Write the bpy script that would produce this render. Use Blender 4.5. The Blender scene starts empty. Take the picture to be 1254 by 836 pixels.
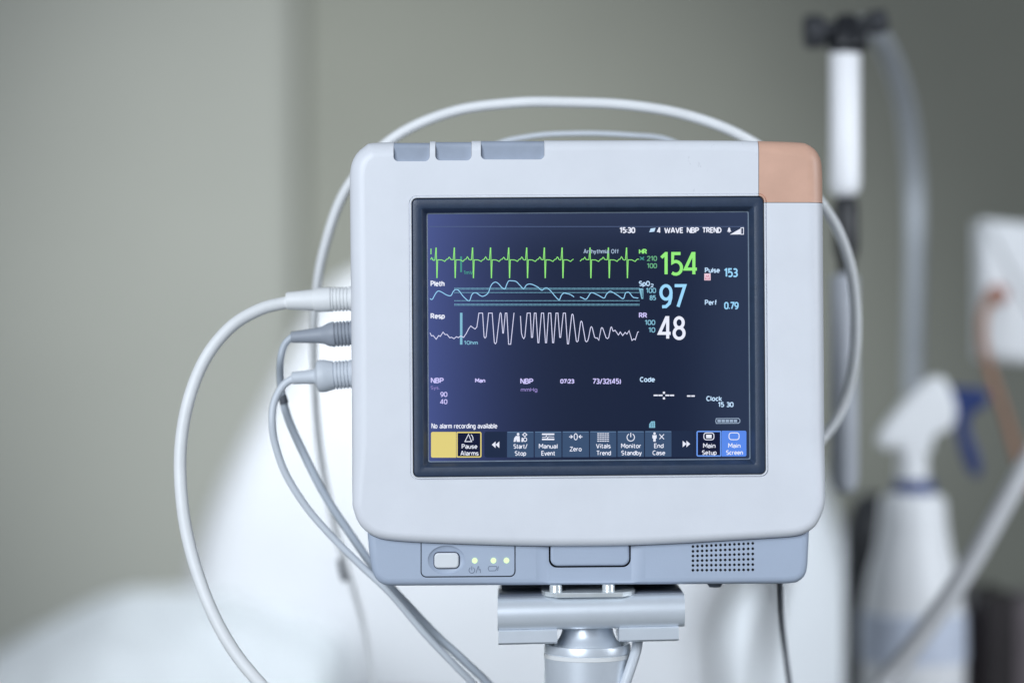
import bpy, bmesh, math, random
from mathutils import Vector, Matrix, noise
random.seed(7)
SC = bpy.context.scene
COL = SC.collection
rad = math.radians

# ---------------------------------------------------------------- measures
S = 0.000534            # metres per photo pixel on the plane of the monitor's face (Y = 0)
D = 1.58                # camera to that plane
ZC = 1.25               # camera height
ROLL = rad(0.40)        # the monitor leans a hair to the left


def at(px, py, Y=0.0):
    s = S * (D + Y) / D
    return Vector(((px - 627) * s, Y, ZC - (py - 418) * s))


def sc_at(Y):
    return S * (D + Y) / D


OX, OY = 720.0, 718.0   # base of the monitor, photo pixels


def M(px, py, y=0.0):
    """photo pixel on the monitor's face -> monitor-local point"""
    dx, dz = (px - OX) * S, -(py - OY) * S
    c, s = math.cos(ROLL), math.sin(ROLL)
    return Vector((c * dx + s * dz, y, -s * dx + c * dz))


# ---------------------------------------------------------------- materials
def principled(name, col, rough=0.45, metal=0.0, spec=0.5, noise_scale=None, noise_amt=0.05,
               bump=0.0, bump_scale=400.0, coat=0.0, trans=0.0, sss=0.0, rough_var=0.0):
    m = bpy.data.materials.new(name)
    m.use_nodes = True
    nt = m.node_tree
    b = nt.nodes['Principled BSDF']
    b.inputs['Base Color'].default_value = (*col, 1)
    b.inputs['Roughness'].default_value = rough
    b.inputs['Metallic'].default_value = metal
    b.inputs['Specular IOR Level'].default_value = spec
    b.inputs['Coat Weight'].default_value = coat
    b.inputs['Transmission Weight'].default_value = trans
    if sss:
        b.inputs['Subsurface Weight'].default_value = sss
        b.inputs['Subsurface Radius'].default_value = (0.01, 0.01, 0.01)
        b.inputs['Subsurface Scale'].default_value = 0.3
    tc = nt.nodes.new('ShaderNodeTexCoord')
    if noise_scale:
        n = nt.nodes.new('ShaderNodeTexNoise')
        n.inputs['Scale'].default_value = noise_scale
        n.inputs['Detail'].default_value = 5
        n.inputs['Roughness'].default_value = 0.6
        nt.links.new(tc.outputs['Object'], n.inputs['Vector'])
        mr = nt.nodes.new('ShaderNodeMapRange')
        mr.inputs['From Min'].default_value = 0.3
        mr.inputs['From Max'].default_value = 0.7
        mr.inputs['To Min'].default_value = 1 - noise_amt
        mr.inputs['To Max'].default_value = 1 + noise_amt * 0.4
        nt.links.new(n.outputs['Fac'], mr.inputs['Value'])
        mx = nt.nodes.new('ShaderNodeMix')
        mx.data_type = 'RGBA'
        mx.blend_type = 'MULTIPLY'
        mx.inputs['Factor'].default_value = 1
        mx.inputs['A'].default_value = (*col, 1)
        nt.links.new(mr.outputs['Result'], mx.inputs['B'])
        nt.links.new(mx.outputs['Result'], b.inputs['Base Color'])
        if rough_var:
            mr2 = nt.nodes.new('ShaderNodeMapRange')
            mr2.inputs['From Min'].default_value = 0.3
            mr2.inputs['From Max'].default_value = 0.7
            mr2.inputs['To Min'].default_value = rough - rough_var
            mr2.inputs['To Max'].default_value = rough + rough_var
            nt.links.new(n.outputs['Fac'], mr2.inputs['Value'])
            nt.links.new(mr2.outputs['Result'], b.inputs['Roughness'])
    if bump:
        n2 = nt.nodes.new('ShaderNodeTexNoise')
        n2.inputs['Scale'].default_value = bump_scale
        n2.inputs['Detail'].default_value = 2
        nt.links.new(tc.outputs['Object'], n2.inputs['Vector'])
        bp = nt.nodes.new('ShaderNodeBump')
        bp.inputs['Strength'].default_value = bump
        bp.inputs['Distance'].default_value = 0.0004
        nt.links.new(n2.outputs['Fac'], bp.inputs['Height'])
        nt.links.new(bp.outputs['Normal'], b.inputs['Normal'])
    return m


def srgb(r, g, b):
    def f(v):
        v /= 255.0
        return v / 12.92 if v <= 0.04045 else ((v + 0.055) / 1.055) ** 2.4
    return (f(r), f(g), f(b))


_em = {}


def emit(r, g, b, k=1.0):
    key = (r, g, b, k)
    if key in _em:
        return _em[key]
    m = bpy.data.materials.new('lit_pixels')
    m.use_nodes = True
    nt = m.node_tree
    nt.nodes.clear()
    e = nt.nodes.new('ShaderNodeEmission')
    e.inputs['Color'].default_value = (*srgb(r, g, b), 1)
    e.inputs['Strength'].default_value = k
    o = nt.nodes.new('ShaderNodeOutputMaterial')
    nt.links.new(e.outputs[0], o.inputs[0])
    _em[key] = m
    return m


MT = {}
MT['white'] = principled('white_plastic', (0.81, 0.826, 0.868), 0.42, noise_scale=22, noise_amt=0.035, bump=0.12, bump_scale=900, rough_var=0.06)
# sparse scuffs and specks on the white front
nt = MT['white'].node_tree
bs = nt.nodes['Principled BSDF']
old = bs.inputs['Base Color'].links[0].from_socket
tcw = nt.nodes.new('ShaderNodeTexCoord')
mp = nt.nodes.new('ShaderNodeMapping')
mp.inputs['Scale'].default_value = (330, 330, 140)
nt.links.new(tcw.outputs['Object'], mp.inputs['Vector'])
nz = nt.nodes.new('ShaderNodeTexNoise')
nz.inputs['Scale'].default_value = 1.0
nz.inputs['Detail'].default_value = 3
nt.links.new(mp.outputs['Vector'], nz.inputs['Vector'])
nz2 = nt.nodes.new('ShaderNodeTexNoise')
nz2.inputs['Scale'].default_value = 9
nt.links.new(tcw.outputs['Object'], nz2.inputs['Vector'])
sm_ = nt.nodes.new('ShaderNodeMath')
sm_.operation = 'ADD'
nt.links.new(nz.outputs['Fac'], sm_.inputs[0])
nt.links.new(nz2.outputs['Fac'], sm_.inputs[1])
mrw = nt.nodes.new('ShaderNodeMapRange')
mrw.inputs['From Min'].default_value = 1.30
mrw.inputs['From Max'].default_value = 1.38
mrw.inputs['To Min'].default_value = 0.0
mrw.inputs['To Max'].default_value = 0.28
nt.links.new(sm_.outputs[0], mrw.inputs['Value'])
mxw = nt.nodes.new('ShaderNodeMix')
mxw.data_type = 'RGBA'
nt.links.new(mrw.outputs['Result'], mxw.inputs['Factor'])
nt.links.new(old, mxw.inputs['A'])
mxw.inputs['B'].default_value = (0.35, 0.35, 0.38, 1)
nt.links.new(mxw.outputs['Result'], bs.inputs['Base Color'])
MT['rear'] = principled('grey_white_plastic', (0.60, 0.63, 0.68), 0.5, noise_scale=20)
MT['salmon'] = principled('salmon_plastic', (0.75, 0.455, 0.335), 0.42, noise_scale=34, noise_amt=0.09, bump=0.12, bump_scale=900, rough_var=0.06)
MT['key'] = principled('grey_key_rubber', (0.36, 0.41, 0.50), 0.55, noise_scale=60, noise_amt=0.10)
MT['chin'] = principled('grey_blue_plastic', (0.45, 0.52, 0.64), 0.45, noise_scale=40, noise_amt=0.03, bump=0.15, bump_scale=900)
MT['plate'] = principled('grey_blue_plate', (0.45, 0.52, 0.64), 0.43, noise_scale=40, noise_amt=0.03, bump=0.15, bump_scale=900)
MT['hole'] = principled('dark_hole', (0.010, 0.012, 0.03), 0.7)
MT['seam'] = principled('dark_seam', (0.02, 0.025, 0.06), 0.7)
MT['icon'] = principled('printed_grey_ink', (0.15, 0.18, 0.26), 0.6)
MT['button'] = principled('button_white', (0.80, 0.82, 0.84), 0.4, noise_scale=80, noise_amt=0.02)
MT['bezel'] = principled('dark_navy_plastic', (0.030, 0.050, 0.094), 0.42, noise_scale=150, noise_amt=0.15, bump=0.25, bump_scale=1500, spec=0.5)
MT['lip'] = principled('slate_lip', (0.20, 0.25, 0.32), 0.3, noise_scale=90, noise_amt=0.2)  # lighter grey stands for the reflection along the bezel's inner edge
MT['alu'] = principled('brushed_grey_paint', (0.80, 0.85, 0.91), 0.36, metal=0.4, noise_scale=60, noise_amt=0.04, bump=0.04, bump_scale=900)
MT['dark_alu'] = principled('dark_grey_paint', (0.14, 0.16, 0.20), 0.5, noise_scale=60, noise_amt=0.1)  # own grey of the feet; on the bar top it paints shade
MT['chrome'] = principled('polished_steel', (0.86, 0.90, 0.91), 0.22, metal=0.45, noise_scale=90, noise_amt=0.1)
MT['cable'] = principled('white_cable_sheath', (0.88, 0.89, 0.89), 0.45, noise_scale=50, noise_amt=0.05)
MT['cable_grey'] = principled('grey_cable_sheath', (0.52, 0.57, 0.63), 0.4, noise_scale=50, noise_amt=0.05)
MT['cable_pale'] = principled('pale_grey_cable_sheath', (0.68, 0.72, 0.77), 0.4, noise_scale=50, noise_amt=0.05)
MT['plug_white'] = principled('white_plug', (0.88, 0.89, 0.89), 0.5, noise_scale=60, noise_amt=0.04)
MT['plug_grey'] = principled('grey_plug', (0.33, 0.36, 0.41), 0.5, noise_scale=60, noise_amt=0.06)
MT['plug_pale'] = principled('pale_grey_plug', (0.66, 0.70, 0.75), 0.5, noise_scale=60, noise_amt=0.05)
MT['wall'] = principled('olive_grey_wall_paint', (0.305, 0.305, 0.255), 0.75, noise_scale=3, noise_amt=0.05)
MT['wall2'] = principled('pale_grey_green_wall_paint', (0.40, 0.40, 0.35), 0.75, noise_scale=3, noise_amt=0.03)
MT['bedwhite'] = principled('white_moulded_plastic', (0.66, 0.66, 0.67), 0.5, noise_scale=8, noise_amt=0.03)
MT['bedgrey'] = principled('pale_moulded_plastic', (0.78, 0.79, 0.80), 0.55, noise_scale=8, noise_amt=0.03)
MT['cloth'] = principled('white_bed_linen', (0.84, 0.86, 0.86), 0.85, noise_scale=30, noise_amt=0.05)
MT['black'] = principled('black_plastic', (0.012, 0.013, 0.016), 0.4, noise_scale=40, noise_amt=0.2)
MT['glass_tube'] = principled('white_translucent_tube', (0.87, 0.87, 0.885), 0.3, noise_scale=20, noise_amt=0.02)
MT['hose'] = principled('grey_hose', (0.42, 0.445, 0.475), 0.5, noise_scale=40, noise_amt=0.05)
MT['hose_white'] = principled('white_hose', (0.60, 0.60, 0.61), 0.5, noise_scale=40, noise_amt=0.06)
MT['post'] = principled('pale_grey_paint', (0.45, 0.47, 0.51), 0.45, noise_scale=30, noise_amt=0.05)
MT['bottle'] = principled('white_bottle_plastic', (0.90, 0.91, 0.92), 0.45, noise_scale=30, noise_amt=0.04)
MT['label_blue'] = principled('pale_blue_label', (0.66, 0.72, 0.84), 0.5, noise_scale=60, noise_amt=0.2)
MT['blue'] = principled('navy_blue_plastic', (0.010, 0.032, 0.15), 0.4, noise_scale=40, noise_amt=0.1)
MT['collar_blue'] = principled('royal_blue_plastic', (0.014, 0.045, 0.20), 0.4, noise_scale=40, noise_amt=0.1)
MT['boxwhite'] = principled('white_box_card', (0.73, 0.74, 0.75), 0.6, noise_scale=15, noise_amt=0.04)
MT['orange'] = principled('orange_brown_tubing', (0.34, 0.16, 0.085), 0.45, noise_scale=60, noise_amt=0.1)
MT['redbrown'] = principled('red_brown_fitting', (0.36, 0.13, 0.09), 0.45, noise_scale=60, noise_amt=0.1)
MT['darkbrown'] = principled('dark_brown_box', (0.020, 0.015, 0.016), 0.5, noise_scale=20, noise_amt=0.2)
MT['mauve'] = principled('mauve_grey_plastic', (0.15, 0.125, 0.135), 0.5, noise_scale=20, noise_amt=0.1)
MT['floor'] = principled('grey_vinyl_floor', (0.25, 0.26, 0.25), 0.5, noise_scale=4, noise_amt=0.1)
MT['knob'] = principled('charcoal_knob', (0.035, 0.037, 0.042), 0.5, noise_scale=40, noise_amt=0.2)
MT['clip'] = principled('dark_grey_clip', (0.10, 0.11, 0.13), 0.5, noise_scale=60, noise_amt=0.1)

# screen glass: lit navy panel under a matt coat that mirrors the room softly
m = bpy.data.materials.new('lit_screen_panel')
m.use_nodes = True
nt = m.node_tree
b = nt.nodes['Principled BSDF']
b.inputs['Base Color'].default_value = (0.006, 0.008, 0.014, 1)
b.inputs['Roughness'].default_value = 0.28
b.inputs['Specular IOR Level'].default_value = 0.32
# the backlight of an old panel leaks along its edges, most where the lamp sits
tc = nt.nodes.new('ShaderNodeTexCoord')
sx = nt.nodes.new('ShaderNodeSeparateXYZ')
nt.links.new(tc.outputs['Object'], sx.inputs[0])


def ramp_axis(axis, a, c, v0, v1):
    mr = nt.nodes.new('ShaderNodeMapRange')
    mr.interpolation_type = 'SMOOTHERSTEP'
    mr.inputs['From Min'].default_value = a
    mr.inputs['From Max'].default_value = c
    mr.inputs['To Min'].default_value = v0
    mr.inputs['To Max'].default_value = v1
    nt.links.new(sx.outputs[axis], mr.inputs['Value'])
    return mr.outputs['Result']


def mixc(fac, ca, cb):
    mx = nt.nodes.new('ShaderNodeMix')
    mx.data_type = 'RGBA'
    nt.links.new(fac, mx.inputs['Factor'])
    if isinstance(ca, tuple):
        mx.inputs['A'].default_value = (*ca, 1)
    else:
        nt.links.new(ca, mx.inputs['A'])
    mx.inputs['B'].default_value = (*cb, 1)
    return mx.outputs['Result']


c0 = mixc(ramp_axis('X', 0.045, 0.115, 0, 1), srgb(16, 30, 62), srgb(46, 60, 90))
c0 = mixc(ramp_axis('Z', 0.205, 0.262, 0, 0.75), c0, srgb(58, 72, 108))
pw = nt.nodes.new('ShaderNodeMath')
pw.operation = 'POWER'
pw.inputs[1].default_value = 2.9
mrl = ramp_axis('X', -0.112, 0.02, 1, 0)
mrl.node.interpolation_type = 'LINEAR'
nt.links.new(mrl, pw.inputs[0])
c0 = mixc(pw.outputs[0], c0, srgb(86, 102, 176))
nt.links.new(c0, b.inputs['Emission Color'])
b.inputs['Emission Strength'].default_value = 0.66
MT['screen'] = m


# ---------------------------------------------------------------- mesh builder
class MB:
    def __init__(self):
        self.v, self.f, self.m, self.mats = [], [], [], []

    def mi(self, mat):
        if mat not in self.mats:
            self.mats.append(mat)
        return self.mats.index(mat)

    def add(self, vs, fs, mat):
        k = len(self.v)
        self.v += [tuple(p) for p in vs]
        i = self.mi(mat)
        for f in fs:
            self.f.append([k + q for q in f])
            self.m.append(i)

    def loft(self, loops, mat, closed=True, cap0=False, cap1=False):
        n = len(loops[0])
        vs = [p for l in loops for p in l]
        fs = []
        for a in range(len(loops) - 1):
            for i in range(n if closed else n - 1):
                j = (i + 1) % n
                fs.append((a * n + i, a * n + j, (a + 1) * n + j, (a + 1) * n + i))
        if cap0:
            fs.append(tuple(range(n))[::-1])
        if cap1:
            fs.append(tuple((len(loops) - 1) * n + i for i in range(n)))
        self.add(vs, fs, mat)

    def tube(self, pts, r, mat, seg=14, cap=True):
        pts = [Vector(p) for p in pts]
        rs = r if isinstance(r, (list, tuple)) else [r] * len(pts)
        loops = []
        up = None
        for i, p in enumerate(pts):
            t = (pts[min(i + 1, len(pts) - 1)] - pts[max(i - 1, 0)]).normalized()
            if up is None:
                a = Vector((0, 1, 0)) if abs(t.y) < 0.9 else Vector((1, 0, 0))
                up = (a - t * a.dot(t)).normalized()
            else:
                up = (up - t * up.dot(t)).normalized()
            w = t.cross(up)
            loops.append([p + (up * math.cos(2 * math.pi * k / seg) + w * math.sin(2 * math.pi * k / seg)) * rs[i] for k in range(seg)])
        self.loft(loops, mat, True, cap, cap)

    def lathe(self, origin, axis, prof, mat, seg=36):
        """prof: list of (distance along axis, radius)"""
        axis = Vector(axis).normalized()
        a = Vector((0, 1, 0)) if abs(axis.y) < 0.9 else Vector((1, 0, 0))
        u = (a - axis * a.dot(axis)).normalized()
        w = axis.cross(u)
        loops = [[Vector(origin) + axis * d + (u * math.cos(2 * math.pi * k / seg) + w * math.sin(2 * math.pi * k / seg)) * max(r, 1e-5)
                  for k in range(seg)] for d, r in prof]
        self.loft(loops, mat, True, True, True)

    def build(self, name, parent=None, smooth=35, recalc=True):
        me = bpy.data.meshes.new(name)
        me.from_pydata(self.v, [], self.f)
        for mt in self.mats:
            me.materials.append(mt)
        for i, p in enumerate(me.polygons):
            p.material_index = self.m[i]
        if recalc:
            bm = bmesh.new()
            bm.from_mesh(me)
            bmesh.ops.recalc_face_normals(bm, faces=bm.faces)
            bm.to_mesh(me)
            bm.free()
        return link(name, me, parent, smooth)


def shade(me, smooth):
    if smooth:
        me.shade_smooth()
        me.set_sharp_from_angle(angle=rad(smooth))
        for p in me.polygons:
            if abs(p.normal.y) > 0.99985:
                p.use_smooth = False


def link(name, me, parent=None, smooth=35):
    shade(me, smooth)
    o = bpy.data.objects.new(name, me)
    COL.objects.link(o)
    if parent:
        o.parent = parent
    return o


def thing(name, label, cat, loc=(0, 0, 0), group=None):
    o = bpy.data.objects.new(name, None)
    o.empty_display_size = 0.05
    COL.objects.link(o)
    o.location = loc
    return tag(o, label, cat, group)


def tag(o, label, cat, group=None):
    o['label'] = label
    o['category'] = cat
    if group:
        o['group'] = group
    return o


def structure(o):
    o['kind'] = 'structure'
    return o


def base(o, loc):
    """move a top-level mesh's or empty's origin to loc without moving what it draws"""
    loc = Vector(loc)
    if o.type == 'MESH':
        o.data.transform(Matrix.Translation(-loc))
    o.location = loc
    for ch in COL.objects:
        if ch.parent == o and ch.type == 'MESH':
            ch.data.transform(Matrix.Translation(-loc))
            for g in COL.objects:
                if g.parent == ch and g.type == 'MESH':
                    g.data.transform(Matrix.Translation(-loc))
    return o


def boolean(me, cutter, op='DIFFERENCE'):
    a = bpy.data.objects.new('tmp_a', me)
    c = bpy.data.objects.new('tmp_c', cutter)
    COL.objects.link(a)
    COL.objects.link(c)
    mod = a.modifiers.new('b', 'BOOLEAN')
    mod.object = c
    mod.operation = op
    mod.solver = 'MANIFOLD'
    mod.material_mode = 'TRANSFER'
    dg = bpy.context.evaluated_depsgraph_get()
    dg.update()
    out = bpy.data.meshes.new_from_object(a.evaluated_get(dg))
    bpy.data.objects.remove(a)
    bpy.data.objects.remove(c)
    return out


def spline(pts, n=10, closed=False):
    """Catmull-Rom through points (Vectors, any size)"""
    P = [Vector(p) for p in pts]
    out = []
    N = len(P)
    for i in range(N if closed else N - 1):
        if closed:
            p0, p1, p2, p3 = P[i - 1], P[i], P[(i + 1) % N], P[(i + 2) % N]
        else:
            p0, p1, p2, p3 = P[max(i - 1, 0)], P[i], P[i + 1], P[min(i + 2, N - 1)]
        for k in range(n):
            t = k / n
            out.append(0.5 * ((2 * p1) + (-p0 + p2) * t + (2 * p0 - 5 * p1 + 4 * p2 - p3) * t * t + (-p0 + 3 * p1 - 3 * p2 + p3) * t ** 3))
    if not closed:
        out.append(P[-1])
    return out


def inset(poly, d):
    """poly: list of 2-D Vectors, closed; positive d moves inward"""
    n = len(poly)
    area = sum(poly[i].x * poly[(i + 1) % n].y - poly[(i + 1) % n].x * poly[i].y for i in range(n))
    sg = 1 if area > 0 else -1
    out = []
    for i in range(n):
        a, p, c = poly[i - 1], poly[i], poly[(i + 1) % n]
        e1 = (p - a).normalized()
        e2 = (c - p).normalized()
        n1 = Vector((-e1.y, e1.x))
        n2 = Vector((-e2.y, e2.x))
        nn = (n1 + n2).normalized()
        k = 1 / max(0.5, nn.dot(n1))
        out.append(p + nn * (d * k * sg))
    return out


def rrect(corners, r, n=8):
    """rounded quadrilateral from four 2-D corners (in order); r one radius or four"""
    rs = r if isinstance(r, (list, tuple)) else [r] * 4
    C = [Vector(c) for c in corners]
    out = []
    for i in range(4):
        p, a, c = C[i], C[i - 1], C[(i + 1) % 4]
        u = (a - p).normalized()
        w = (c - p).normalized()
        ang = math.acos(max(-1, min(1, u.dot(w))))
        t = rs[i] / math.tan(ang / 2)
        ctr = p + (u + w).normalized() * (rs[i] / math.sin(ang / 2))
        s, e = p + u * t, p + w * t
        a0 = math.atan2(s.y - ctr.y, s.x - ctr.x)
        a1 = math.atan2(e.y - ctr.y, e.x - ctr.x)
        da = (a1 - a0 + math.pi) % (2 * math.pi) - math.pi
        for k in range(n + 1):
            q = a0 + da * k / n
            out.append(ctr + Vector((math.cos(q), math.sin(q))) * rs[i])
    return out


def fill_ring(mb, outer, inner, mat):
    """planar annulus between two closed 3-D loops"""
    bm = bmesh.new()
    es = []
    for L in (outer, inner):
        vs = [bm.verts.new(p) for p in L]
        for i in range(len(vs)):
            es.append(bm.edges.new((vs[i], vs[(i + 1) % len(vs)])))
    bmesh.ops.triangle_fill(bm, use_beauty=True, edges=es)
    bm.verts.index_update()
    mb.add([v.co.copy() for v in bm.verts], [[v.index for v in f.verts] for f in bm.faces], mat)
    bm.free()


def weld(me, d=1e-6):
    bm = bmesh.new()
    bm.from_mesh(me)
    bmesh.ops.remove_doubles(bm, verts=bm.verts, dist=d)
    bmesh.ops.recalc_face_normals(bm, faces=bm.faces)
    bm.to_mesh(me)
    bm.free()


def solid(outline, place, y0, y1, r, mat, seg=8, back_r=0.0):
    """closed slab: outline (2-D px Vectors), place(px,py,y)->point, rounded front edge r metres (y0 front, y1 back)"""
    mb = MB()
    loops = []
    sc = place(1, 0, 0) - place(0, 0, 0)
    s = sc.length
    for k in range(seg + 1):
        a = math.pi / 2 * k / seg
        loops.append([place(p.x, p.y, y0 + r * (1 - math.sin(a))) for p in inset(outline, r / s * (1 - math.cos(a)))])
    loops = loops[::-1]      # front first
    if back_r:
        for k in range(seg + 1):
            a = math.pi / 2 * k / seg
            loops.append([place(p.x, p.y, y1 - back_r * (1 - math.sin(a))) for p in inset(outline, back_r / s * (1 - math.cos(a)))])
    else:
        loops.append([place(p.x, p.y, y1) for p in outline])
    mb.loft(loops, mat, True, True, True)
    return mb


def mesh_of(mb, name='tmp'):
    me = bpy.data.meshes.new(name)
    me.from_pydata(mb.v, [], mb.f)
    for mt in mb.mats:
        me.materials.append(mt)
    for i, p in enumerate(me.polygons):
        p.material_index = mb.m[i]
    weld(me)
    return me


def V2(*pts):
    return [Vector(p) for p in pts]


# ---------------------------------------------------------------- stroke lettering
def A(cx, cy, rx, ry, a0, a1, n=10):
    return [(cx + rx * math.cos(rad(a0 + (a1 - a0) * k / n)), cy + ry * math.sin(rad(a0 + (a1 - a0) * k / n))) for k in range(n + 1)]


X = 0.70
G = {
    ' ': (0.22, []),
    '0': (.48, [A(.24, .70, .24, .30, 0, 180) + A(.24, .30, .24, .30, 180, 360) + [(.48, .70)]]),
    '1': (.30, [[(0, .80), (.20, 1), (.22, 1), (.22, 0)]]),
    '2': (.48, [A(.23, .73, .24, .27, 165, -35) + [(0, 0), (.48, 0)]]),
    '3': (.46, [A(.20, .755, .23, .245, 140, -90) + A(.20, .255, .26, .255, 90, -140)]),
    '4': (.54, [[(.40, 0), (.40, 1), (.34, 1), (0, .25), (.54, .25)]]),
    '5': (.47, [[(.42, 1), (.06, 1), (.05, .56)] + A(.20, .31, .27, .31, 110, -130)]),
    '7': (.48, [[(0, 1), (.48, 1), (.16, 0)]]),
    '8': (.48, [A(.24, .76, .20, .24, 0, 360, 18), A(.24, .26, .24, .26, 0, 360, 18)]),
    '9': (.48, [A(.24, .68, .24, .32, 0, 360, 18), [(.48, .68), (.47, .42), (.40, .16), (.24, .01), (.06, 0)]]),
    'A': (.54, [[(0, 0), (.24, 1), (.30, 1), (.54, 0)], [(.09, .30), (.45, .30)]]),
    'B': (.46, [[(0, 0), (0, 1), (.22, 1)] + A(.22, .76, .20, .24, 90, -90) + A(.22, .26, .24, .26, 90, -90) + [(0, 0)], [(0, .52), (.22, .52)]]),
    'C': (.46, [A(.27, .5, .27, .5, 50, 310, 14)]),
    'D': (.48, [[(0, 0), (0, 1), (.16, 1)] + A(.16, .5, .32, .5, 90, -90, 14) + [(0, 0)]]),
    'E': (.38, [[(.38, 1), (0, 1), (0, 0), (.38, 0)], [(0, .52), (.34, .52)]]),
    'H': (.48, [[(0, 0), (0, 1)], [(.48, 0), (.48, 1)], [(0, .52), (.48, .52)]]),
    'I': (.06, [[(.03, 0), (.03, 1)]]),
    'M': (.60, [[(0, 0), (0, 1), (.05, 1), (.30, .35), (.55, 1), (.60, 1), (.60, 0)]]),
    'N': (.50, [[(0, 0), (0, 1), (.05, 1), (.45, 0), (.50, 0), (.50, 1)]]),
    'O': (.54, [A(.27, .5, .27, .5, 0, 360, 22)]),
    'P': (.44, [[(0, 0), (0, 1), (.20, 1)] + A(.20, .73, .24, .27, 90, -90) + [(0, .46)]]),
    'R': (.48, [[(0, 0), (0, 1), (.20, 1)] + A(.20, .74, .23, .26, 90, -90) + [(0, .48)], [(.20, .48), (.48, 0)]]),
    'S': (.44, [A(.22, .75, .22, .25, 40, 270) + A(.22, .25, .22, .25, 90, -140)]),
    'T': (.50, [[(0, 1), (.50, 1)], [(.25, 1), (.25, 0)]]),
    'V': (.52, [[(0, 1), (.24, 0), (.28, 0), (.52, 1)]]),
    'W': (.78, [[(0, 1), (.18, 0), (.21, 0), (.39, .9), (.57, 0), (.60, 0), (.78, 1)]]),
    'Z': (.46, [[(0, 1), (.46, 1), (0, 0), (.46, 0)]]),
    'a': (.38, [A(.19, .50, .19, .20, 150, 0) + [(.38, 0)], A(.19, .20, .19, .20, 0, 360, 16)]),
    'b': (.40, [[(0, 1), (0, 0)], A(.20, .35, .20, .35, 0, 360, 16)]),
    'c': (.34, [A(.20, .35, .20, .35, 55, 305)]),
    'd': (.40, [[(.40, 1), (.40, 0)], A(.20, .35, .20, .35, 0, 360, 16)]),
    'e': (.40, [[(.02, .37), (.40, .37)] + A(.20, .37, .20, .33, 0, 180) + A(.20, .35, .20, .35, 180, 315)]),
    'f': (.28, [[(.10, 0), (.10, .80)] + A(.24, .80, .14, .20, 180, 90), [(0, .66), (.26, .66)]]),
    'g': (.40, [A(.20, .35, .20, .35, 0, 360, 16), [(.40, .70), (.40, -.08)] + A(.20, -.08, .20, .20, 0, -140)]),
    'h': (.38, [[(0, 0), (0, 1)], [(0, .40)] + A(.19, .46, .19, .24, 180, 0) + [(.38, 0)]]),
    'i': (.06, [[(.03, 0), (.03, .68)], [(.03, .86), (.03, 1)]]),
    'k': (.38, [[(0, 0), (0, 1)], [(.36, .70), (.04, .34), (.38, 0)]]),
    'l': (.06, [[(.03, 0), (.03, 1)]]),
    'm': (.62, [[(0, 0), (0, .70)], [(0, .42)] + A(.155, .50, .155, .20, 180, 0) + [(.31, 0)], [(.31, .42)] + A(.465, .50, .155, .20, 180, 0) + [(.62, 0)]]),
    'n': (.38, [[(0, 0), (0, .70)], [(0, .40)] + A(.19, .46, .19, .24, 180, 0) + [(.38, 0)]]),
    'o': (.42, [A(.21, .35, .21, .35, 0, 360, 18)]),
    'p': (.40, [[(0, .70), (0, -.28)], A(.20, .35, .20, .35, 0, 360, 16)]),
    'r': (.24, [[(0, 0), (0, .70)], [(0, .40)] + A(.20, .46, .20, .22, 180, 80)]),
    's': (.34, [A(.17, .52, .17, .17, 35, 270) + A(.17, .175, .17, .175, 90, -145)]),
    't': (.28, [[(.10, .95), (.10, .16)] + A(.24, .16, .14, .16, 180, 280), [(0, .68), (.26, .68)]]),
    'u': (.38, [[(0, .70), (0, .24)] + A(.19, .24, .19, .24, 180, 360) + [(.38, .70)], [(.38, .3), (.38, 0)]]),
    'v': (.38, [[(0, .70), (.17, 0), (.21, 0), (.38, .70)]]),
    'y': (.38, [[(0, .70), (.19, .02)], [(.38, .70), (.14, -.22), (.0, -.26)]]),
    '.': (.06, [[(.03, 0), (.03, .14)]]),
    ':': (.06, [[(.03, .10), (.03, .26)], [(.03, .52), (.03, .68)]]),
    '/': (.34, [[(0, -.08), (.34, 1.05)]]),
    '(': (.18, [A(.30, .42, .26, .62, 125, 235)]),
    ')': (.18, [A(-.12, .42, .26, .62, 55, -55)]),
}
GAP = 0.17


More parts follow.
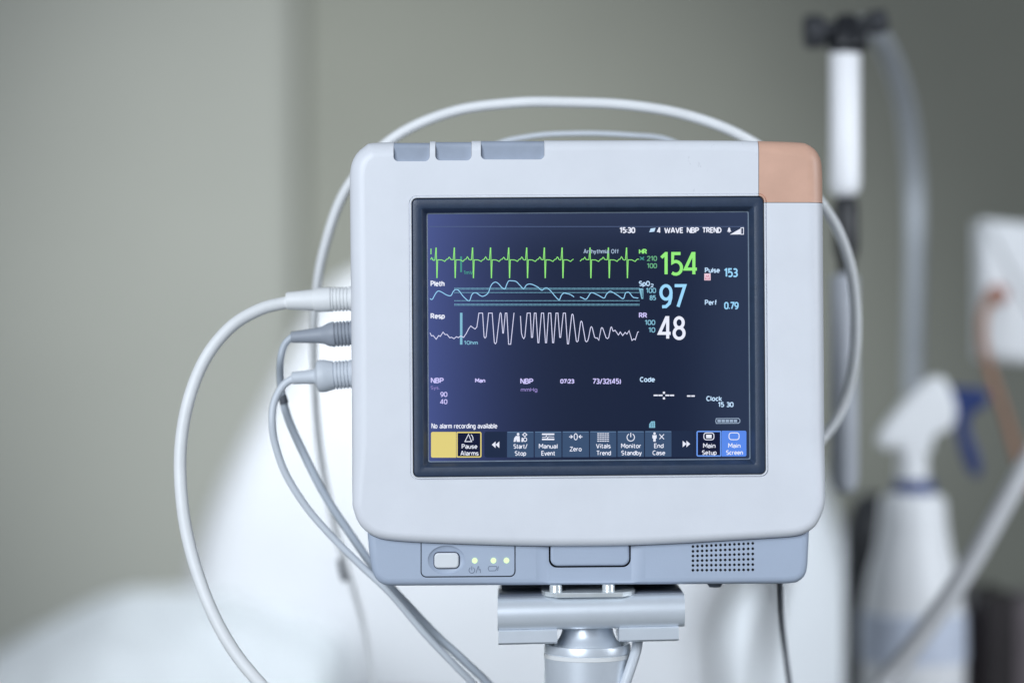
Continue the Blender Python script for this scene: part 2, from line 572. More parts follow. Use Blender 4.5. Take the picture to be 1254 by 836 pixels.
class Ink:
    """flat strokes and shapes on a face: place(px,py,y)"""

    def __init__(self, place, y):
        self.mb = MB()
        self.place = place
        self.y = y

    def ribbon(self, pts, w, mat, closed=False):
        P = []
        for p in pts:
            p = Vector((p[0], p[1]))
            if not P or (p - P[-1]).length > 1e-4:
                P.append(p)
        if closed and (P[0] - P[-1]).length < 1e-4:
            P.pop()
        elif not closed and len(P) > 3 and (P[0] - P[-1]).length < 1e-3:
            P.pop()
            closed = True
        n = len(P)
        if n < 2:
            return
        L, R = [], []
        for i in range(n):
            a = P[i - 1] if (i > 0 or closed) else None
            c = P[(i + 1) % n] if (i < n - 1 or closed) else None
            d1 = (P[i] - a).normalized() if a is not None else None
            d2 = (c - P[i]).normalized() if c is not None else None
            d1 = d1 or d2
            d2 = d2 or d1
            n1, n2 = Vector((-d1.y, d1.x)), Vector((-d2.y, d2.x))
            nn = n1 + n2
            nn = nn.normalized() if nn.length > 1e-3 else n1
            k = min(1 / max(0.45, nn.dot(n1)), 1.8)
            L.append(P[i] + nn * (w / 2 * k))
            R.append(P[i] - nn * (w / 2 * k))
        vs = [self.place(p.x, p.y, self.y) for p in L] + [self.place(p.x, p.y, self.y) for p in R]
        fs = []
        for i in range(n if closed else n - 1):
            j = (i + 1) % n
            fs.append((i, j, n + j, n + i))
        self.mb.add(vs, fs, mat)
        self.y -= 1.5e-6

    def poly(self, pts, mat):
        self.mb.add([self.place(p[0], p[1], self.y) for p in pts], [tuple(range(len(pts)))], mat)
        self.y -= 1.5e-6

    def rect(self, x0, y0, x1, y1, mat):
        self.poly([(x0, y0), (x1, y0), (x1, y1), (x0, y1)], mat)

    def text(self, s, x0, x1, yt, yb, w, mat):
        W = sum(G[c][0] for c in s) + GAP * (len(s) - 1)
        sx = (x1 - x0 - w) / W
        u = 0
        for c in s:
            gw, st = G[c]
            for line in st:
                self.ribbon([(x0 + w / 2 + (u + p[0]) * sx, yb - w / 2 - p[1] * (yb - yt - w)) for p in line], w, mat)
            u += gw + GAP

    def build(self, name, parent, label=None):
        o = self.mb.build(name, parent, smooth=0, recalc=False)
        # all faces towards the viewer
        for p in o.data.polygons:
            if p.normal.y > 0:
                p.flip()
        if label:
            o['label'] = label
        return o


# ================================================================ THE MONITOR
mon = thing('patient_monitor', 'white bedside patient monitor with lit dark screen of waveforms and an orange corner', 'monitor')
mon.location = at(OX, OY, 0)
mon.rotation_euler = (0, -ROLL, 0)

shell_outline = V2((470, 173), (640, 171.3), (800, 170.8), (929, 171.6), (980, 173))
shell_outline += V2((992, 176), (1001, 182.5), (1007, 193), (1009, 207), (1009.6, 240), (1011, 420), (1012, 560), (1012, 606),
                    (1010.5, 622), (1003, 640), (994, 649.6), (977, 656.4), (943, 659.2), (880, 663.0), (840, 665.4), (770, 668.3),
                    (700, 669.3), (640, 668.8), (570, 666.8), (515, 664.6), (490, 663.0), (470, 660.8), (458, 657.2), (447.5, 651), (438, 640), (432.5, 624), (430.5, 600),
                    (429, 420), (427.2, 240), (427.3, 212), (430, 197), (437, 185), (448, 177))
shell_outline = spline(shell_outline, 5, True)


def resample(poly, n):
    L = [0]
    for i in range(len(poly)):
        L.append(L[-1] + (poly[(i + 1) % len(poly)] - poly[i]).length)
    out = []
    j = 0
    for k in range(n):
        t = L[-1] * k / n
        while L[j + 1] < t:
            j += 1
        f = (t - L[j]) / (L[j + 1] - L[j])
        out.append(poly[j].lerp(poly[(j + 1) % len(poly)], f))
    return out


shell_outline = resample(shell_outline, 300)
bez = [(505, 243.8), (934.6, 241.2), (937, 579.6), (507, 583.2)]


def bez_loop(d, r, y):
    """the screen opening, grown by d px"""
    q = inset(V2(*bez), -d)
    return [M(p.x, p.y, y) for p in rrect(q, r, 8)]


shell = MB()


def edge_r(p):
    t = min(1, max(0, (630 - p.y) / 90))
    t = t * t * (3 - 2 * t)
    u = min(1, max(0, (215 - p.y) / 30)) * min(1, max(0, (p.x - 480) / 60)) * min(1, max(0, (960 - p.x) / 40))
    return 0.0060 + (0.0046 * t) * (1 - 0.75 * u)


Rv = [edge_r(p) for p in shell_outline]
for _ in range(12):
    Rv = [(Rv[q - 1] + Rv[q] + Rv[(q + 1) % len(Rv)]) / 3 for q in range(len(Rv))]
unit = [b_ - a_ for a_, b_ in zip(shell_outline, inset(shell_outline, 1.0))]
loops = []
SEG = 12
for k in range(SEG + 1):
    a = math.pi / 2 * k / SEG
    loops.append([M(p.x + n_.x * r_ / S * (1 - math.cos(a)), p.y + n_.y * r_ / S * (1 - math.cos(a)), r_ * (1 - math.sin(a)))
                  for p, n_, r_ in zip(shell_outline, unit, Rv)])
loops = loops[::-1]
loops.append([M(p.x, p.y, 0.024) for p in shell_outline])
shell.loft(loops, MT['white'])
hole = [bez_loop(4.4, 10, 0.0), bez_loop(3.9, 9.6, 0.0007), bez_loop(3.3, 9, 0.0007), bez_loop(2.9, 8.6, -0.0004), bez_loop(2.2, 7.9, -0.0007), bez_loop(1.3, 7.0, -0.0005), bez_loop(0.7, 6.5, 0.0030), bez_loop(0.7, 6.5, 0.024)]
shell.loft(hole, MT['white'])
fill_ring(shell, loops[0], hole[0], MT['white'])
fill_ring(shell, loops[-1], hole[-1], MT['white'])
shell_me = mesh_of(shell)


def cutter_box(x0, y0, x1, y1, ya, yb, mat):
    mb = MB()
    f = [M(x0, y0, ya), M(x1, y0, ya), M(x1, y1, ya), M(x0, y1, ya)]
    g = [M(x0, y0, yb), M(x1, y0, yb), M(x1, y1, yb), M(x0, y1, yb)]
    mb.loft([f, g], mat, True, True, True)
    return mesh_of(mb)


cap_me = boolean(shell_me.copy(), cutter_box(929.4, 100, 1100, 247.8, -0.02, 0.1, MT['salmon']), 'INTERSECT')
shell_me = boolean(shell_me, cutter_box(928.8, 100, 1100, 248.4, -0.02, 0.1, MT['seam']))
# recesses of the three keys along the top edge
KEYS = [(481.8, 526.2, 197.6), (533.0, 577.4, 196.6), (588.8, 666.6, 195.4)]
for x0, x1, yb in KEYS:
    mb = MB()
    o = rrect([(x0, 150), (x1, 150), (x1, yb), (x0, yb)], [1, 1, 6, 6], 6)
    mb.loft([[M(p.x, p.y, -0.01) for p in o], [M(p.x, p.y, 0.02) for p in o]], MT['white'], True, True, True)
    shell_me = boolean(shell_me, mesh_of(mb))
o = link('front_shell', shell_me, mon)
cap_me.materials.clear()
cap_me.materials.append(MT['salmon'])
for p in cap_me.polygons:
    p.material_index = 0
o = link('corner_cap', cap_me, mon)
o['label'] = 'salmon orange corner cap at the upper right'
for x0, x1, yb in KEYS:
    mb = MB()
    prof = [(yb - 0.3, 0.0030), (yb - 5, 0.0029), (yb - 12, 0.0027), (yb - 16, 0.0024), (yb - 19, 0.0023), (yb - 21.5, 0.0030), (yb - 23, 0.0048), (yb - 23.7, 0.008), (yb - 23.8, 0.018), (yb - 0.3, 0.018)]
    n = 11
    loops = []
    for k in range(n):
        u = k / (n - 1)
        x = x0 + 0.4 + (x1 - x0 - 0.8) * u
        dish = 0.0006 * (1 - (2 * u - 1) ** 2)
        loops.append([M(x, p[0], p[1] + (dish if p[1] < 0.004 else 0)) for p in prof])
    mb.loft(loops, MT['key'], True, True, True)
    mb.build('function_key', mon, 50)

# dark frame round the screen
fr = MB()
fl = [bez_loop(0.25, 6, 0.010), bez_loop(0.25, 6, 0.0009), bez_loop(-0.2, 5.6, 0.0004), bez_loop(-1.0, 5, 0.0002), bez_loop(-10.5, 3.0, 0.0004),
      bez_loop(-11.6, 2.6, 0.0007), bez_loop(-12.4, 2.5, 0.0014), bez_loop(-17.0, 2.2, 0.0046), bez_loop(-17.5, 2.0, 0.0062)]
fr.loft(fl, MT['bezel'])
fr.build('screen_frame', mon, 40)

glint_ring = MB()  # ring added to draw the bright reflected line at the screen's edge
glint_ring.loft([bez_loop(-16.9, 2.4, 0.0044), bez_loop(-17.3, 2.2, 0.0046), bez_loop(-18.3, 1.8, 0.0050), bez_loop(-18.3, 1.8, 0.0060)], MT['lip'])
glint_ring.build('panel_lip', mon, 0)

# lit panel
sp = MB()
sp.loft([bez_loop(-16.2, 3, 0.0052), bez_loop(-16.2, 3, 0.0080)], MT['screen'], True, True, True)
screen = sp.build('screen', mon, 0)
YS = 0.0051          # content layers sit just in front of the panel

WHT = emit(236, 240, 255)
PALE = emit(196, 226, 255)
CYAN = emit(158, 218, 255)
GRN = emit(152, 240, 128)
GRN2 = emit(108, 178, 134)
TEAL = emit(72, 150, 140)
ICE = emit(132, 190, 214)
LAV = emit(208, 202, 255)
LAVW = emit(224, 226, 255)
LAVD = emit(140, 128, 190)
DIM = emit(160, 180, 205)
LINE = emit(84, 100, 136)
YEL = emit(226, 210, 130)
BLU = emit(92, 140, 236)
BLUL = emit(112, 160, 246)
BTN = emit(62, 84, 116)
BTND = emit(36, 48, 74)
BTNE = emit(96, 124, 158)
NAVY = emit(26, 32, 60)
PINK = emit(238, 206, 222)


def write(name, s, x0, x1, yt, yb, w, mat, label=None):
    k = Ink(M, YS)
    k.text(s, x0, x1, yt, yb, w, mat)
    return k.build(name, screen, label)


# --- header line
k = Ink(M, YS); k.rect(525, 276.6, 912, 277.4, LINE); k.build('divider_line', screen)
write('caption', '15:30', 759.0, 778.4, 277.8, 285.2, 1.5, WHT)
k = Ink(M, YS); k.poly([(795.6, 284), (797.4, 279.4), (803.4, 278.6), (801.8, 283.2)], PALE); k.build('page_icon', screen)
k = Ink(M, YS)
k.text('4', 805.2, 809.8, 278, 285.1, 1.4, WHT); k.text('WAVE', 814, 837.6, 278, 285.1, 1.4, WHT)
k.text('NBP', 841.7, 856.8, 277.9, 285, 1.4, WHT); k.text('TREND', 860.6, 884.4, 277.8, 284.9, 1.4, WHT)
k.build('caption', screen)
k = Ink(M, YS)
k.poly([(891.2, 283.2), (892.2, 281.8), (892.6, 279.2), (893.8, 278.0), (895, 279.2), (895.4, 281.8), (896.6, 283.2)], WHT)
k.poly([(893.0, 283.4), (894.8, 283.4), (894.4, 284.3), (893.4, 284.3)], WHT)
k.poly([(894.6, 286.8), (907.6, 279.6), (907.6, 286.6)], WHT)
k.ribbon([(908.2, 278.6), (911.4, 278.4), (911.4, 286.4), (908.2, 286.5)], 0.9, WHT, True)
k.build('alarm_volume_icon', screen)

# --- ECG
beats = [533.5, 555.9, 578.3, 600.4, 622.7, 644.8, 666.5, 688.3]
def ecg(bs, x_start, x_end, head):
    pts = list(head)
    for i, b0 in enumerate(bs):
        jit = [random.uniform(-.35, .35) for _ in range(6)]
        pts += [(b0 - 1.1, 317.6), (b0, 303.2), (b0 + .5, 303.2), (b0 + 1.1, 339.8), (b0 + 1.5, 339.8), (b0 + 2.2, 317.8)]
        nx = bs[i + 1] if i + 1 < len(bs) else b0 + 22.2
        tail = [(b0 + 7, 317.9), (b0 + 9, 318.8 + jit[0]), (b0 + 10.8, 319.8), (b0 + 12, 318.4), (b0 + 13.4, 317.2 + jit[1]),
                (b0 + 14.6, 317), (b0 + 16.2, 314.4 + jit[2]), (b0 + 17.2, 315.2), (b0 + 18, 317.2), (nx - 2.2, 318 + jit[3])]
        pts += [p for p in tail if p[0] < x_end]
    pts.append((x_end, 317))
    return pts
k = Ink(M, YS)
k.ribbon(ecg(beats, 527, 702.6, [(526.8, 317.4), (528.4, 315), (529.6, 317.8), (531.2, 318.6)]), 0.95, GRN)
k.ribbon(ecg([722.6, 745.2, 767.5], 710, 783, [(710.6, 319.6), (713, 317), (714.6, 317.2), (716.4, 314.6), (718, 317.4), (720, 317.6)]), 0.95, GRN)
k.rect(526.9, 304, 528, 311, GRN)
k.build('waveform', screen, 'green heart trace of tall narrow spikes')
k = Ink(M, YS + 3e-5)
k.rect(563.3, 313.6, 565.6, 332.9, TEAL)
k.text('1mV', 567.4, 579, 331, 335.8, 0.85, TEAL)
k.ribbon([(528, 318), (529, 315.4), (529.8, 317.6), (530.6, 315.4), (531.6, 318)], .8, TEAL)
k.build('scale_bar', screen)
write('caption', 'Arrhythmia Off', 714.8, 758.4, 304.6, 310.2, 0.95, DIM)
write('caption', 'HR', 782.9, 793, 304.4, 310.9, 1.5, GRN)
k = Ink(M, YS)
k.ribbon([(784, 314), (789.4, 318)], 1, TEAL); k.ribbon([(784, 318), (789.4, 314)], 1, TEAL)
k.poly([(785, 315.5), (786.2, 314.6), (787, 315.4), (788, 314.6), (789, 315.5), (787, 318.2)], TEAL)
k.build('heart_icon', screen)
write('limit_value', '210', 792.7, 805.2, 313, 319.3, 1.1, GRN2)
write('limit_value', '100', 792.7, 805.2, 322, 328.2, 1.1, GRN2)
write('numeric_value', '154', 808.6, 856, 308.2, 337.4, 3.8, GRN, 'large green digits 154')
write('caption', 'Pulse', 863.9, 882.4, 327.4, 333.8, 1.25, PALE)
k = Ink(M, YS)
k.rect(863.2, 334.6, 871, 343, PINK)
RED = emit(196, 110, 140)
k.ribbon([(864.6, 341.6), (866, 337), (867.2, 339), (868.4, 336.6), (869.6, 341.6), (864.6, 341.6)], .7, RED)
k.build('pulse_icon', screen)
write('numeric_value', '153', 887.4, 904.5, 328, 339.2, 1.9, CYAN, 'pale blue digits 153')

# --- pleth
k = Ink(M, YS)
k.text('Pleth', 526.9, 544.2, 343.4, 350.5, 1.4, WHT); k.build('caption', screen)
k = Ink(M, YS + 3e-5)
for yy, w in ((352.6, .8), (354.0, .8), (358.0, .9), (368.0, .9), (372.2, .8), (373.6, .8)):
    x = 556.2
    while x < 783:
        k.rect(x, yy - w / 2, x + .95, yy + w / 2, ICE)
        x += 1.55
k.build('guide_lines', screen)
def c1(L): return [(500 + x / 5.227, 240 + y / 5.227) for x, y in L]
def c2(L): return [(720 + x / 5.227, 240 + y / 5.227) for x, y in L]
def sm(L): return [(p.x, p.y) for p in spline([Vector((a, b_, 0)) for a, b_ in L], 5)]
k = Ink(M, YS - 4e-5)
k.ribbon(sm(c1([(137, 655), (152, 660), (172, 625), (190, 607), (215, 615), (240, 630), (270, 637), (288, 608), (305, 597), (325, 607), (350, 640), (388, 670), (405, 632), (422, 618), (440, 622), (460, 636), (480, 640), (510, 620), (530, 570), (553, 550), (575, 558), (600, 585), (618, 593), (630, 565), (642, 543), (660, 541), (690, 546), (715, 570), (738, 592), (755, 570), (772, 562), (795, 565), (830, 582), (855, 602), (875, 588), (895, 590), (920, 615), (945, 645), (967, 663), (980, 636), (995, 621), (1012, 622), (1040, 630), (1062, 645)])), 1.0, CYAN)
k.ribbon(sm(c1([(1100, 644), (1118, 652), (1137, 660), (1152, 645)]) + c2([(18, 620), (35, 619), (70, 635), (105, 652), (120, 628), (138, 611), (155, 612), (195, 636), (228, 656), (242, 622), (255, 614), (268, 618), (290, 645), (308, 650), (325, 652)])), 1.0, CYAN)
k.build('waveform', screen, 'light blue rolling pulse trace between dotted lines')
k = Ink(M, YS)
k.poly(c2([(328, 590), (357, 590), (357, 657), (345, 657)]), ICE)
k.ribbon(c2([(348, 600), (352, 650)]), .8, NAVY)
k.build('signal_icon', screen)
k = Ink(M, YS)
k.text('SpO', 782.9, 796.6, 343.6, 350.2, 1.3, PALE); k.text('2', 797.2, 801, 347, 351.6, 1.0, PALE); k.build('caption', screen)
write('limit_value', '100', 791.4, 804, 352.2, 358.7, 1.1, ICE)
write('limit_value', '85', 796, 804, 361.2, 367.4, 1.1, ICE)
write('numeric_value', '97', 808, 841.2, 347.6, 377.3, 3.8, CYAN, 'large light blue digits 97')
write('caption', 'Perf', 863.9, 879, 366.8, 373.4, 1.2, PALE)
write('numeric_value', '0.79', 887.6, 905.5, 369.4, 378.6, 1.6, CYAN, 'pale blue digits 0.79')

# --- resp
write('caption', 'Resp', 526.9, 544.6, 383.4, 390.2, 1.4, WHT)
k = Ink(M, YS + 3e-5); k.rect(563.1, 382.8, 566.1, 421.8, ICE); k.text('1Ohm', 567.8, 585, 417, 422, .9, ICE); k.build('scale_bar', screen)
def c3(L): return [(500 + x / 5.7, 370 + y / 5.7) for x, y in L]
def c4(L): return [(720 + x / 5.7, 370 + y / 5.7) for x, y in L]
r1 = [(150, 213), (160, 235), (172, 232), (193, 258), (210, 232), (222, 238), (241, 208), (255, 225), (270, 225), (288, 248), (300, 244), (318, 254), (335, 240), (348, 247), (365, 235), (385, 245), (405, 215), (420, 185), (435, 165), (450, 176), (465, 187), (478, 172), (492, 75), (518, 75), (528, 240), (535, 250), (543, 240), (560, 75), (585, 75), (600, 280), (607, 290), (615, 280), (639, 80), (643, 73), (648, 80), (659, 215), (664, 215), (677, 75), (688, 75), (700, 293), (715, 293), (738, 73)]
r2 = [(783, 95), (790, 215), (798, 243), (806, 254), (814, 240), (830, 75), (852, 75), (860, 245), (868, 245), (880, 75), (892, 75), (905, 282), (912, 282), (930, 75), (945, 75), (958, 282), (966, 282), (980, 75), (996, 75), (1008, 282), (1016, 282), (1032, 75), (1046, 75), (1058, 245), (1065, 245), (1083, 75), (1098, 75), (1112, 290), (1120, 290), (1142, 88), (1147, 82), (1152, 88), (1174, 270), (1180, 276), (1187, 270), (1204, 138), (1209, 131), (1215, 138), (1238, 270), (1246, 276), (1254, 268)]
r3 = [(0, 268), (6, 250), (20, 176), (26, 170), (32, 178), (48, 243), (56, 250), (66, 248), (78, 265), (94, 182), (99, 176), (106, 182), (128, 246), (138, 254), (147, 246), (161, 176), (167, 172), (178, 202), (192, 195), (215, 228), (228, 207), (245, 232), (262, 210), (275, 222), (290, 198), (310, 266), (325, 255), (333, 262), (350, 208), (358, 205)]
k = Ink(M, YS - 4e-5)
k.ribbon(c3(r1), 0.9, LAVW); k.ribbon(c3(r2) + c4(r3), 0.9, LAVW)
k.build('waveform', screen, 'white breathing trace of dense clipped waves')
write('caption', 'RR', 782.9, 793.1, 382.6, 389.2, 1.3, LAV)
write('limit_value', '100', 790, 803, 391.5, 397.9, 1.1, ICE)
write('limit_value', '10', 794.5, 803, 400.6, 407, 1.1, ICE)
write('numeric_value', '48', 806.2, 840.3, 386.9, 416.3, 3.8, WHT, 'large white digits 48')

# --- blood pressure row
write('caption', 'NBP', 527.2, 543.2, 462.5, 469.2, 1.35, LAV)
write('caption', 'Sys.', 527, 538.2, 472.4, 477, .8, LAVD)
write('limit_value', '90', 538.8, 547.6, 479.8, 486, 1.05, LAV)
write('limit_value', '40', 538.6, 547.6, 488.8, 495, 1.05, LAV)
write('caption', 'Man', 581.6, 594.2, 463.3, 468.6, 1.2, LAV)
write('caption', 'NBP', 637.2, 653.2, 463.4, 470.1, 1.35, LAV)
write('caption', 'mmHg', 637.7, 658.2, 474.6, 479.6, .9, LAVD)
write('caption', '07:23', 686.2, 703.6, 464, 469.6, 1.3, LAV)
write('caption', '73/32(45)', 725.8, 761.2, 463.4, 470.2, 1.25, LAV)
write('caption', 'Code', 784, 802.6, 461.4, 467.8, 1.25, PALE)
k = Ink(M, YS)
k.rect(801, 483.2, 806.2, 485, WHT); k.rect(806.8, 483.2, 812, 485, WHT)
k.rect(815.4, 483.2, 820.4, 485, WHT); k.rect(821, 483.2, 826.2, 485, WHT)
k.rect(812.4, 479.6, 815, 482.2, WHT); k.rect(812.4, 486.4, 815, 489, WHT)
k.rect(842, 484, 846.4, 485.8, WHT); k.rect(847.2, 484, 851.6, 485.8, WHT)
k.build('timer_readout', screen)
write('caption', 'Clock', 865.6, 885.2, 484.8, 491.2, 1.25, PALE)
write('caption', '15 30', 880, 899.2, 492.2, 498.6, 1.25, PALE)
write('caption', 'No alarm recording available', 528, 609, 518.4, 524.8, 0.95, WHT)
k = Ink(M, YS)
k.poly([(795.4, 523.9), (795.6, 519.4), (798, 516), (802.6, 515.8), (802.8, 523.9)], ICE)
k.ribbon([(798, 523), (798, 518)], .6, NAVY); k.ribbon([(800.4, 523), (800.4, 517)], .6, NAVY)
k.build('signal_icon', screen)
k = Ink(M, YS)
k.ribbon([(878, 512.6), (905.4, 512.4), (907, 514.2), (907, 516.6), (905.4, 518.3), (878, 518.5), (877.2, 515.5)], .9, DIM, True)
for i in range(5):
    k.rect(879.4 + i * 5, 514, 883.6 + i * 5, 517, DIM)
k.build('battery_icon', screen)


# --- soft keys
def skew(y, x):  # the key row follows the panel's lean
    return y - (x - 527) * 0.0041


def softkey(x0, x1, fill, edge, lines, icon, radius=(1, 1, 1, 1), top=None, label=None, mat=WHT):
    k = Ink(M, YS + 6e-5)
    yt, yb = skew(529, (x0 + x1) / 2), skew(560.6, (x0 + x1) / 2)
    k.poly([(p.x, p.y) for p in rrect([(x0, yt), (x1, yt), (x1, yb), (x0, yb)], list(radius), 5)], fill)
    k.y = YS + 3e-5
    if edge:
        k.ribbon([(p.x, p.y) for p in rrect([(x0 + .8, yt + .8), (x1 - .8, yt + .8), (x1 - .8, yb - .8), (x0 + .8, yb - .8)], [max(.6, r - .6) for r in radius], 5)], 1.5, edge, True)
    if top:
        k.rect(x0 + .5, yt + .3, x1 - .5, yt + 1.2, top)
    k.y = YS
    for s, c, half, ytop in lines:
        k.text(s, c - half, c + half, yt + ytop - .2, yt + ytop + 5.6, 0.92, mat)
    if icon:
        icon(k, (x0 + x1) / 2, yt)
    return k.build('soft_key', screen, label)


def ic_bell(k, x, y):
    k.ribbon([(x - 5, y + 12), (x + 3.2, y + 12), (x - .6, y + 3)], 1, WHT, True)
    k.ribbon(A(x + 0, y + 9, 5, 6.5, -60, 15, 6), .9, WHT)


def ic_left(k, x, y):
    for d in (-4.6, 0):
        k.poly([(x + d, y + 16), (x + d + 4.6, y + 12), (x + d + 4.6, y + 20)], WHT)


def ic_right(k, x, y):
    for d in (0, 4.6):
        k.poly([(x + d + 4.6, y + 16), (x + d, y + 12), (x + d, y + 20)], WHT)


def person(k, x, y, w=WHT):
    k.poly([(p[0], p[1]) for p in A(x, y + 3.0, 1.5, 1.5, 0, 330, 8)], w)
    k.poly([(x - 2.6, y + 5), (x + 2.6, y + 5), (x + 2.6, y + 9), (x + 1.6, y + 9), (x + 1.4, y + 13), (x - 1.4, y + 13), (x - 1.6, y + 9), (x - 2.6, y + 9)], w)


def ic_startstop(k, x, y):
    k.poly([(x - 8.4, y + 12.6), (x - 7.6, y + 8), (x - 5.6, y + 5.4), (x - 1, y + 5.4), (x - .4, y + 12.6), (x - 4.5, y + 12.6), (x - 5, y + 9), (x - 6, y + 12.6)], WHT)
    k.poly(A(x - 2.8, y + 3.2, 1.7, 1.7, 0, 330, 8), WHT)
    k.poly([(x + 1.6, y + 7.5), (x + 3.2, y + 7.5), (x + 3.6, y + 12.6), (x + 1.2, y + 12.6)], WHT)
    k.ribbon([(x + 5.4, y + 1.6), (x + 8, y + 3.8), (x + 5.4, y + 6), (x + 2.8, y + 3.8)], 1, WHT, True)
    k.ribbon(A(x + 5.8, y + 9.8, 2, 2.4, 0, 330, 8), 1, WHT, True)


def ic_event(k, x, y):
    k.rect(x - 7.6, y + 2.4, x + 7.6, y + 4.4, WHT)
    k.rect(x - 7.6, y + 8.6, x + 7.6, y + 10.6, WHT)
    k.ribbon([(x - 7.4, y + 7), (x - 3, y + 6.8), (x - 2, y + 5.2), (x - .8, y + 8.2), (x + .6, y + 6.4), (x + 7.4, y + 6.8)], .8, WHT)


def ic_zero(k, x, y):
    k.ribbon(A(x, y + 6.6, 2.0, 3.8, 0, 345, 16), 1, WHT, True)
    for s in (-1, 1):
        k.ribbon([(x + s * 8.2, y + 6.6), (x + s * 4.2, y + 6.6)], 1, WHT)
        k.ribbon([(x + s * 6.2, y + 4.6), (x + s * 4, y + 6.6), (x + s * 6.2, y + 8.6)], 1, WHT)


def ic_trend(k, x, y):
    for j in range(5):
        for i in range(5):
            k.rect(x - 7.2 + i * 2.95, y + 2.3 + j * 2.35, x - 7.2 + i * 2.95 + 2.5, y + 3.3 + j * 2.35, WHT)


def ic_power(k, x, y):
    k.ribbon(A(x, y + 7.6, 4.6, 4.6, -60, 240, 16), 1, WHT)
    k.ribbon([(x, y + 2), (x, y + 7.4)], 1.1, WHT)


def ic_end(k, x, y):
    person(k, x - 4.6, y)
    k.ribbon([(x + 1.4, y + 4), (x + 7, y + 10)], 1, WHT)
    k.ribbon([(x + 1.4, y + 10), (x + 7, y + 4)], 1, WHT)


def ic_setup(k, x, y):
    k.ribbon([(p.x, p.y) for p in rrect([(x - 6.2, y + 2.6), (x + 6.2, y + 2.6), (x + 6.2, y + 11), (x - 6.2, y + 11)], 3, 4)], 1, WHT, True)
    k.rect(x - 3.4, y + 4.6, x + 3.4, y + 9, WHT)


def ic_screen(k, x, y):
    k.ribbon([(p.x, p.y) for p in rrect([(x - 6.2, y + 2.6), (x + 6.2, y + 2.6), (x + 6.2, y + 11), (x - 6.2, y + 11)], 3, 4)], 1, WHT, True)


softkey(527.5, 558.3, YEL, None, [], None, (2, .5, .5, 2), label='blank yellow key')
softkey(558.7, 589.6, NAVY, YEL, [('Pause', 574.8, 9.6, 15.2), ('Alarms', 574.8, 11.2, 23.6)], ic_bell, (.8, 2, 2, .8), label='dark key outlined in yellow reading Pause Alarms')
softkey(593, 620.6, BTND, None, [], ic_left, (3, .6, .6, 3), label='dark key with double left arrow')
for x0, x1, ls, ic in ((621, 653.6, [('Start/', 637.4, 8.6, 15.4), ('Stop', 637.4, 7, 24)], ic_startstop),
                       (655, 687.8, [('Manual', 671.6, 11.6, 15.4), ('Event', 671.6, 8.6, 24)], ic_event),
                       (689, 721.6, [('Zero', 705.2, 7.4, 19)], ic_zero),
                       (722.8, 755.2, [('Vitals', 739.2, 9, 15.4), ('Trend', 739.6, 9, 24)], ic_trend),
                       (756.6, 789.2, [('Monitor', 773.4, 12.4, 15.4), ('Standby', 773.8, 12.6, 24)], ic_power),
                       (790.4, 823, [('End', 807.4, 5.8, 15.4), ('Case', 807.4, 7.8, 24)], ic_end)):
    softkey(x0, x1, BTN, None, ls, ic, (.6, .6, .6, .6), BTNE, label='slate key reading ' + ' '.join(a[0] for a in ls))
softkey(823.8, 849.6, BTND, None, [], ic_right, (.6, 3, 3, .6), label='dark key with double right arrow')
softkey(853.6, 884.2, NAVY, BLUL, [('Main', 869.4, 7.6, 15.6), ('Setup', 869.4, 9, 24)], ic_setup, (2, .8, .8, 2), label='dark key outlined in blue reading Main Setup')
softkey(884.6, 915, BLU, None, [('Main', 900.2, 7.6, 15.6), ('Screen', 900.4, 10.4, 24)], ic_screen, (.8, 2, 2, .8), label='bright blue key reading Main Screen')

# --- rear housing behind the white front
rear = solid(inset(shell_outline, 7), lambda px, py, y: M(px, py, y), 0.023, 0.115, 0.002, MT['rear'], 4, 0.02)
rear.build('rear_housing', mon, 40)

# --- lower panel
YC = 0.0070
chin_o = [Vector(p) for p in ((468, 610), (458, 613), (451, 620), (448.4, 630), (448.4, 640), (448.8, 655), (450.6, 675), (452.8, 692))]
chin_o += [Vector((x, y)) for x, y in [(455.6, 704), (460, 712), (467, 717), (476, 718.9)]]
chin_o += V2((560, 718.6), (720, 717.8), (880, 717), (968, 716.2), (978, 714.6), (985.6, 710), (990, 702), (991.4, 692), (993.4, 652), (993.4, 634), (991, 622), (984, 613), (974, 610))
chin_o = resample(chin_o[::-1], 220)
chin = solid(chin_o, lambda px, py, y: M(px, py, y), YC, 0.075, 0.0048, MT['chin'], 7, 0.004)
chin_me = mesh_of(chin)
# shallow centre facet with sloped sides
mb = MB()
prof = [(650, -0.003), (653.5, -0.00025), (672, 0.0016), (774, 0.0016), (794, -0.00025), (797, -0.003)]
mb.loft([[M(x, 600, YC + d) for x, d in prof], [M(x, 712, YC + d) for x, d in prof], [M(x, 725, YC + d - 0.0016) for x, d in prof]], MT['chin'], True, True, True)
chin_me = boolean(chin_me, mesh_of(mb))
# pocket of the button plate
po = rrect([(514.6, 650), (631.4, 650), (631.4, 707.2), (514.6, 708)], [1, 1, 7, 7], 6)
mb = MB(); mb.loft([[M(p.x, p.y, YC - .01) for p in po], [M(p.x, p.y, YC + .004) for p in po]], MT['seam'], True, True, True)
chin_me = boolean(chin_me, mesh_of(mb))
# pocket of the latch
lo = rrect([(672.3, 640), (773.2, 640), (773.2, 695.4), (672.3, 696.2)], [1, 1, 10, 10], 8)
mb = MB(); mb.loft([[M(p.x, p.y, YC - .01) for p in lo], [M(p.x, p.y, YC + .010) for p in lo]], MT['hole'], True, True, True)
chin_me = boolean(chin_me, mesh_of(mb))
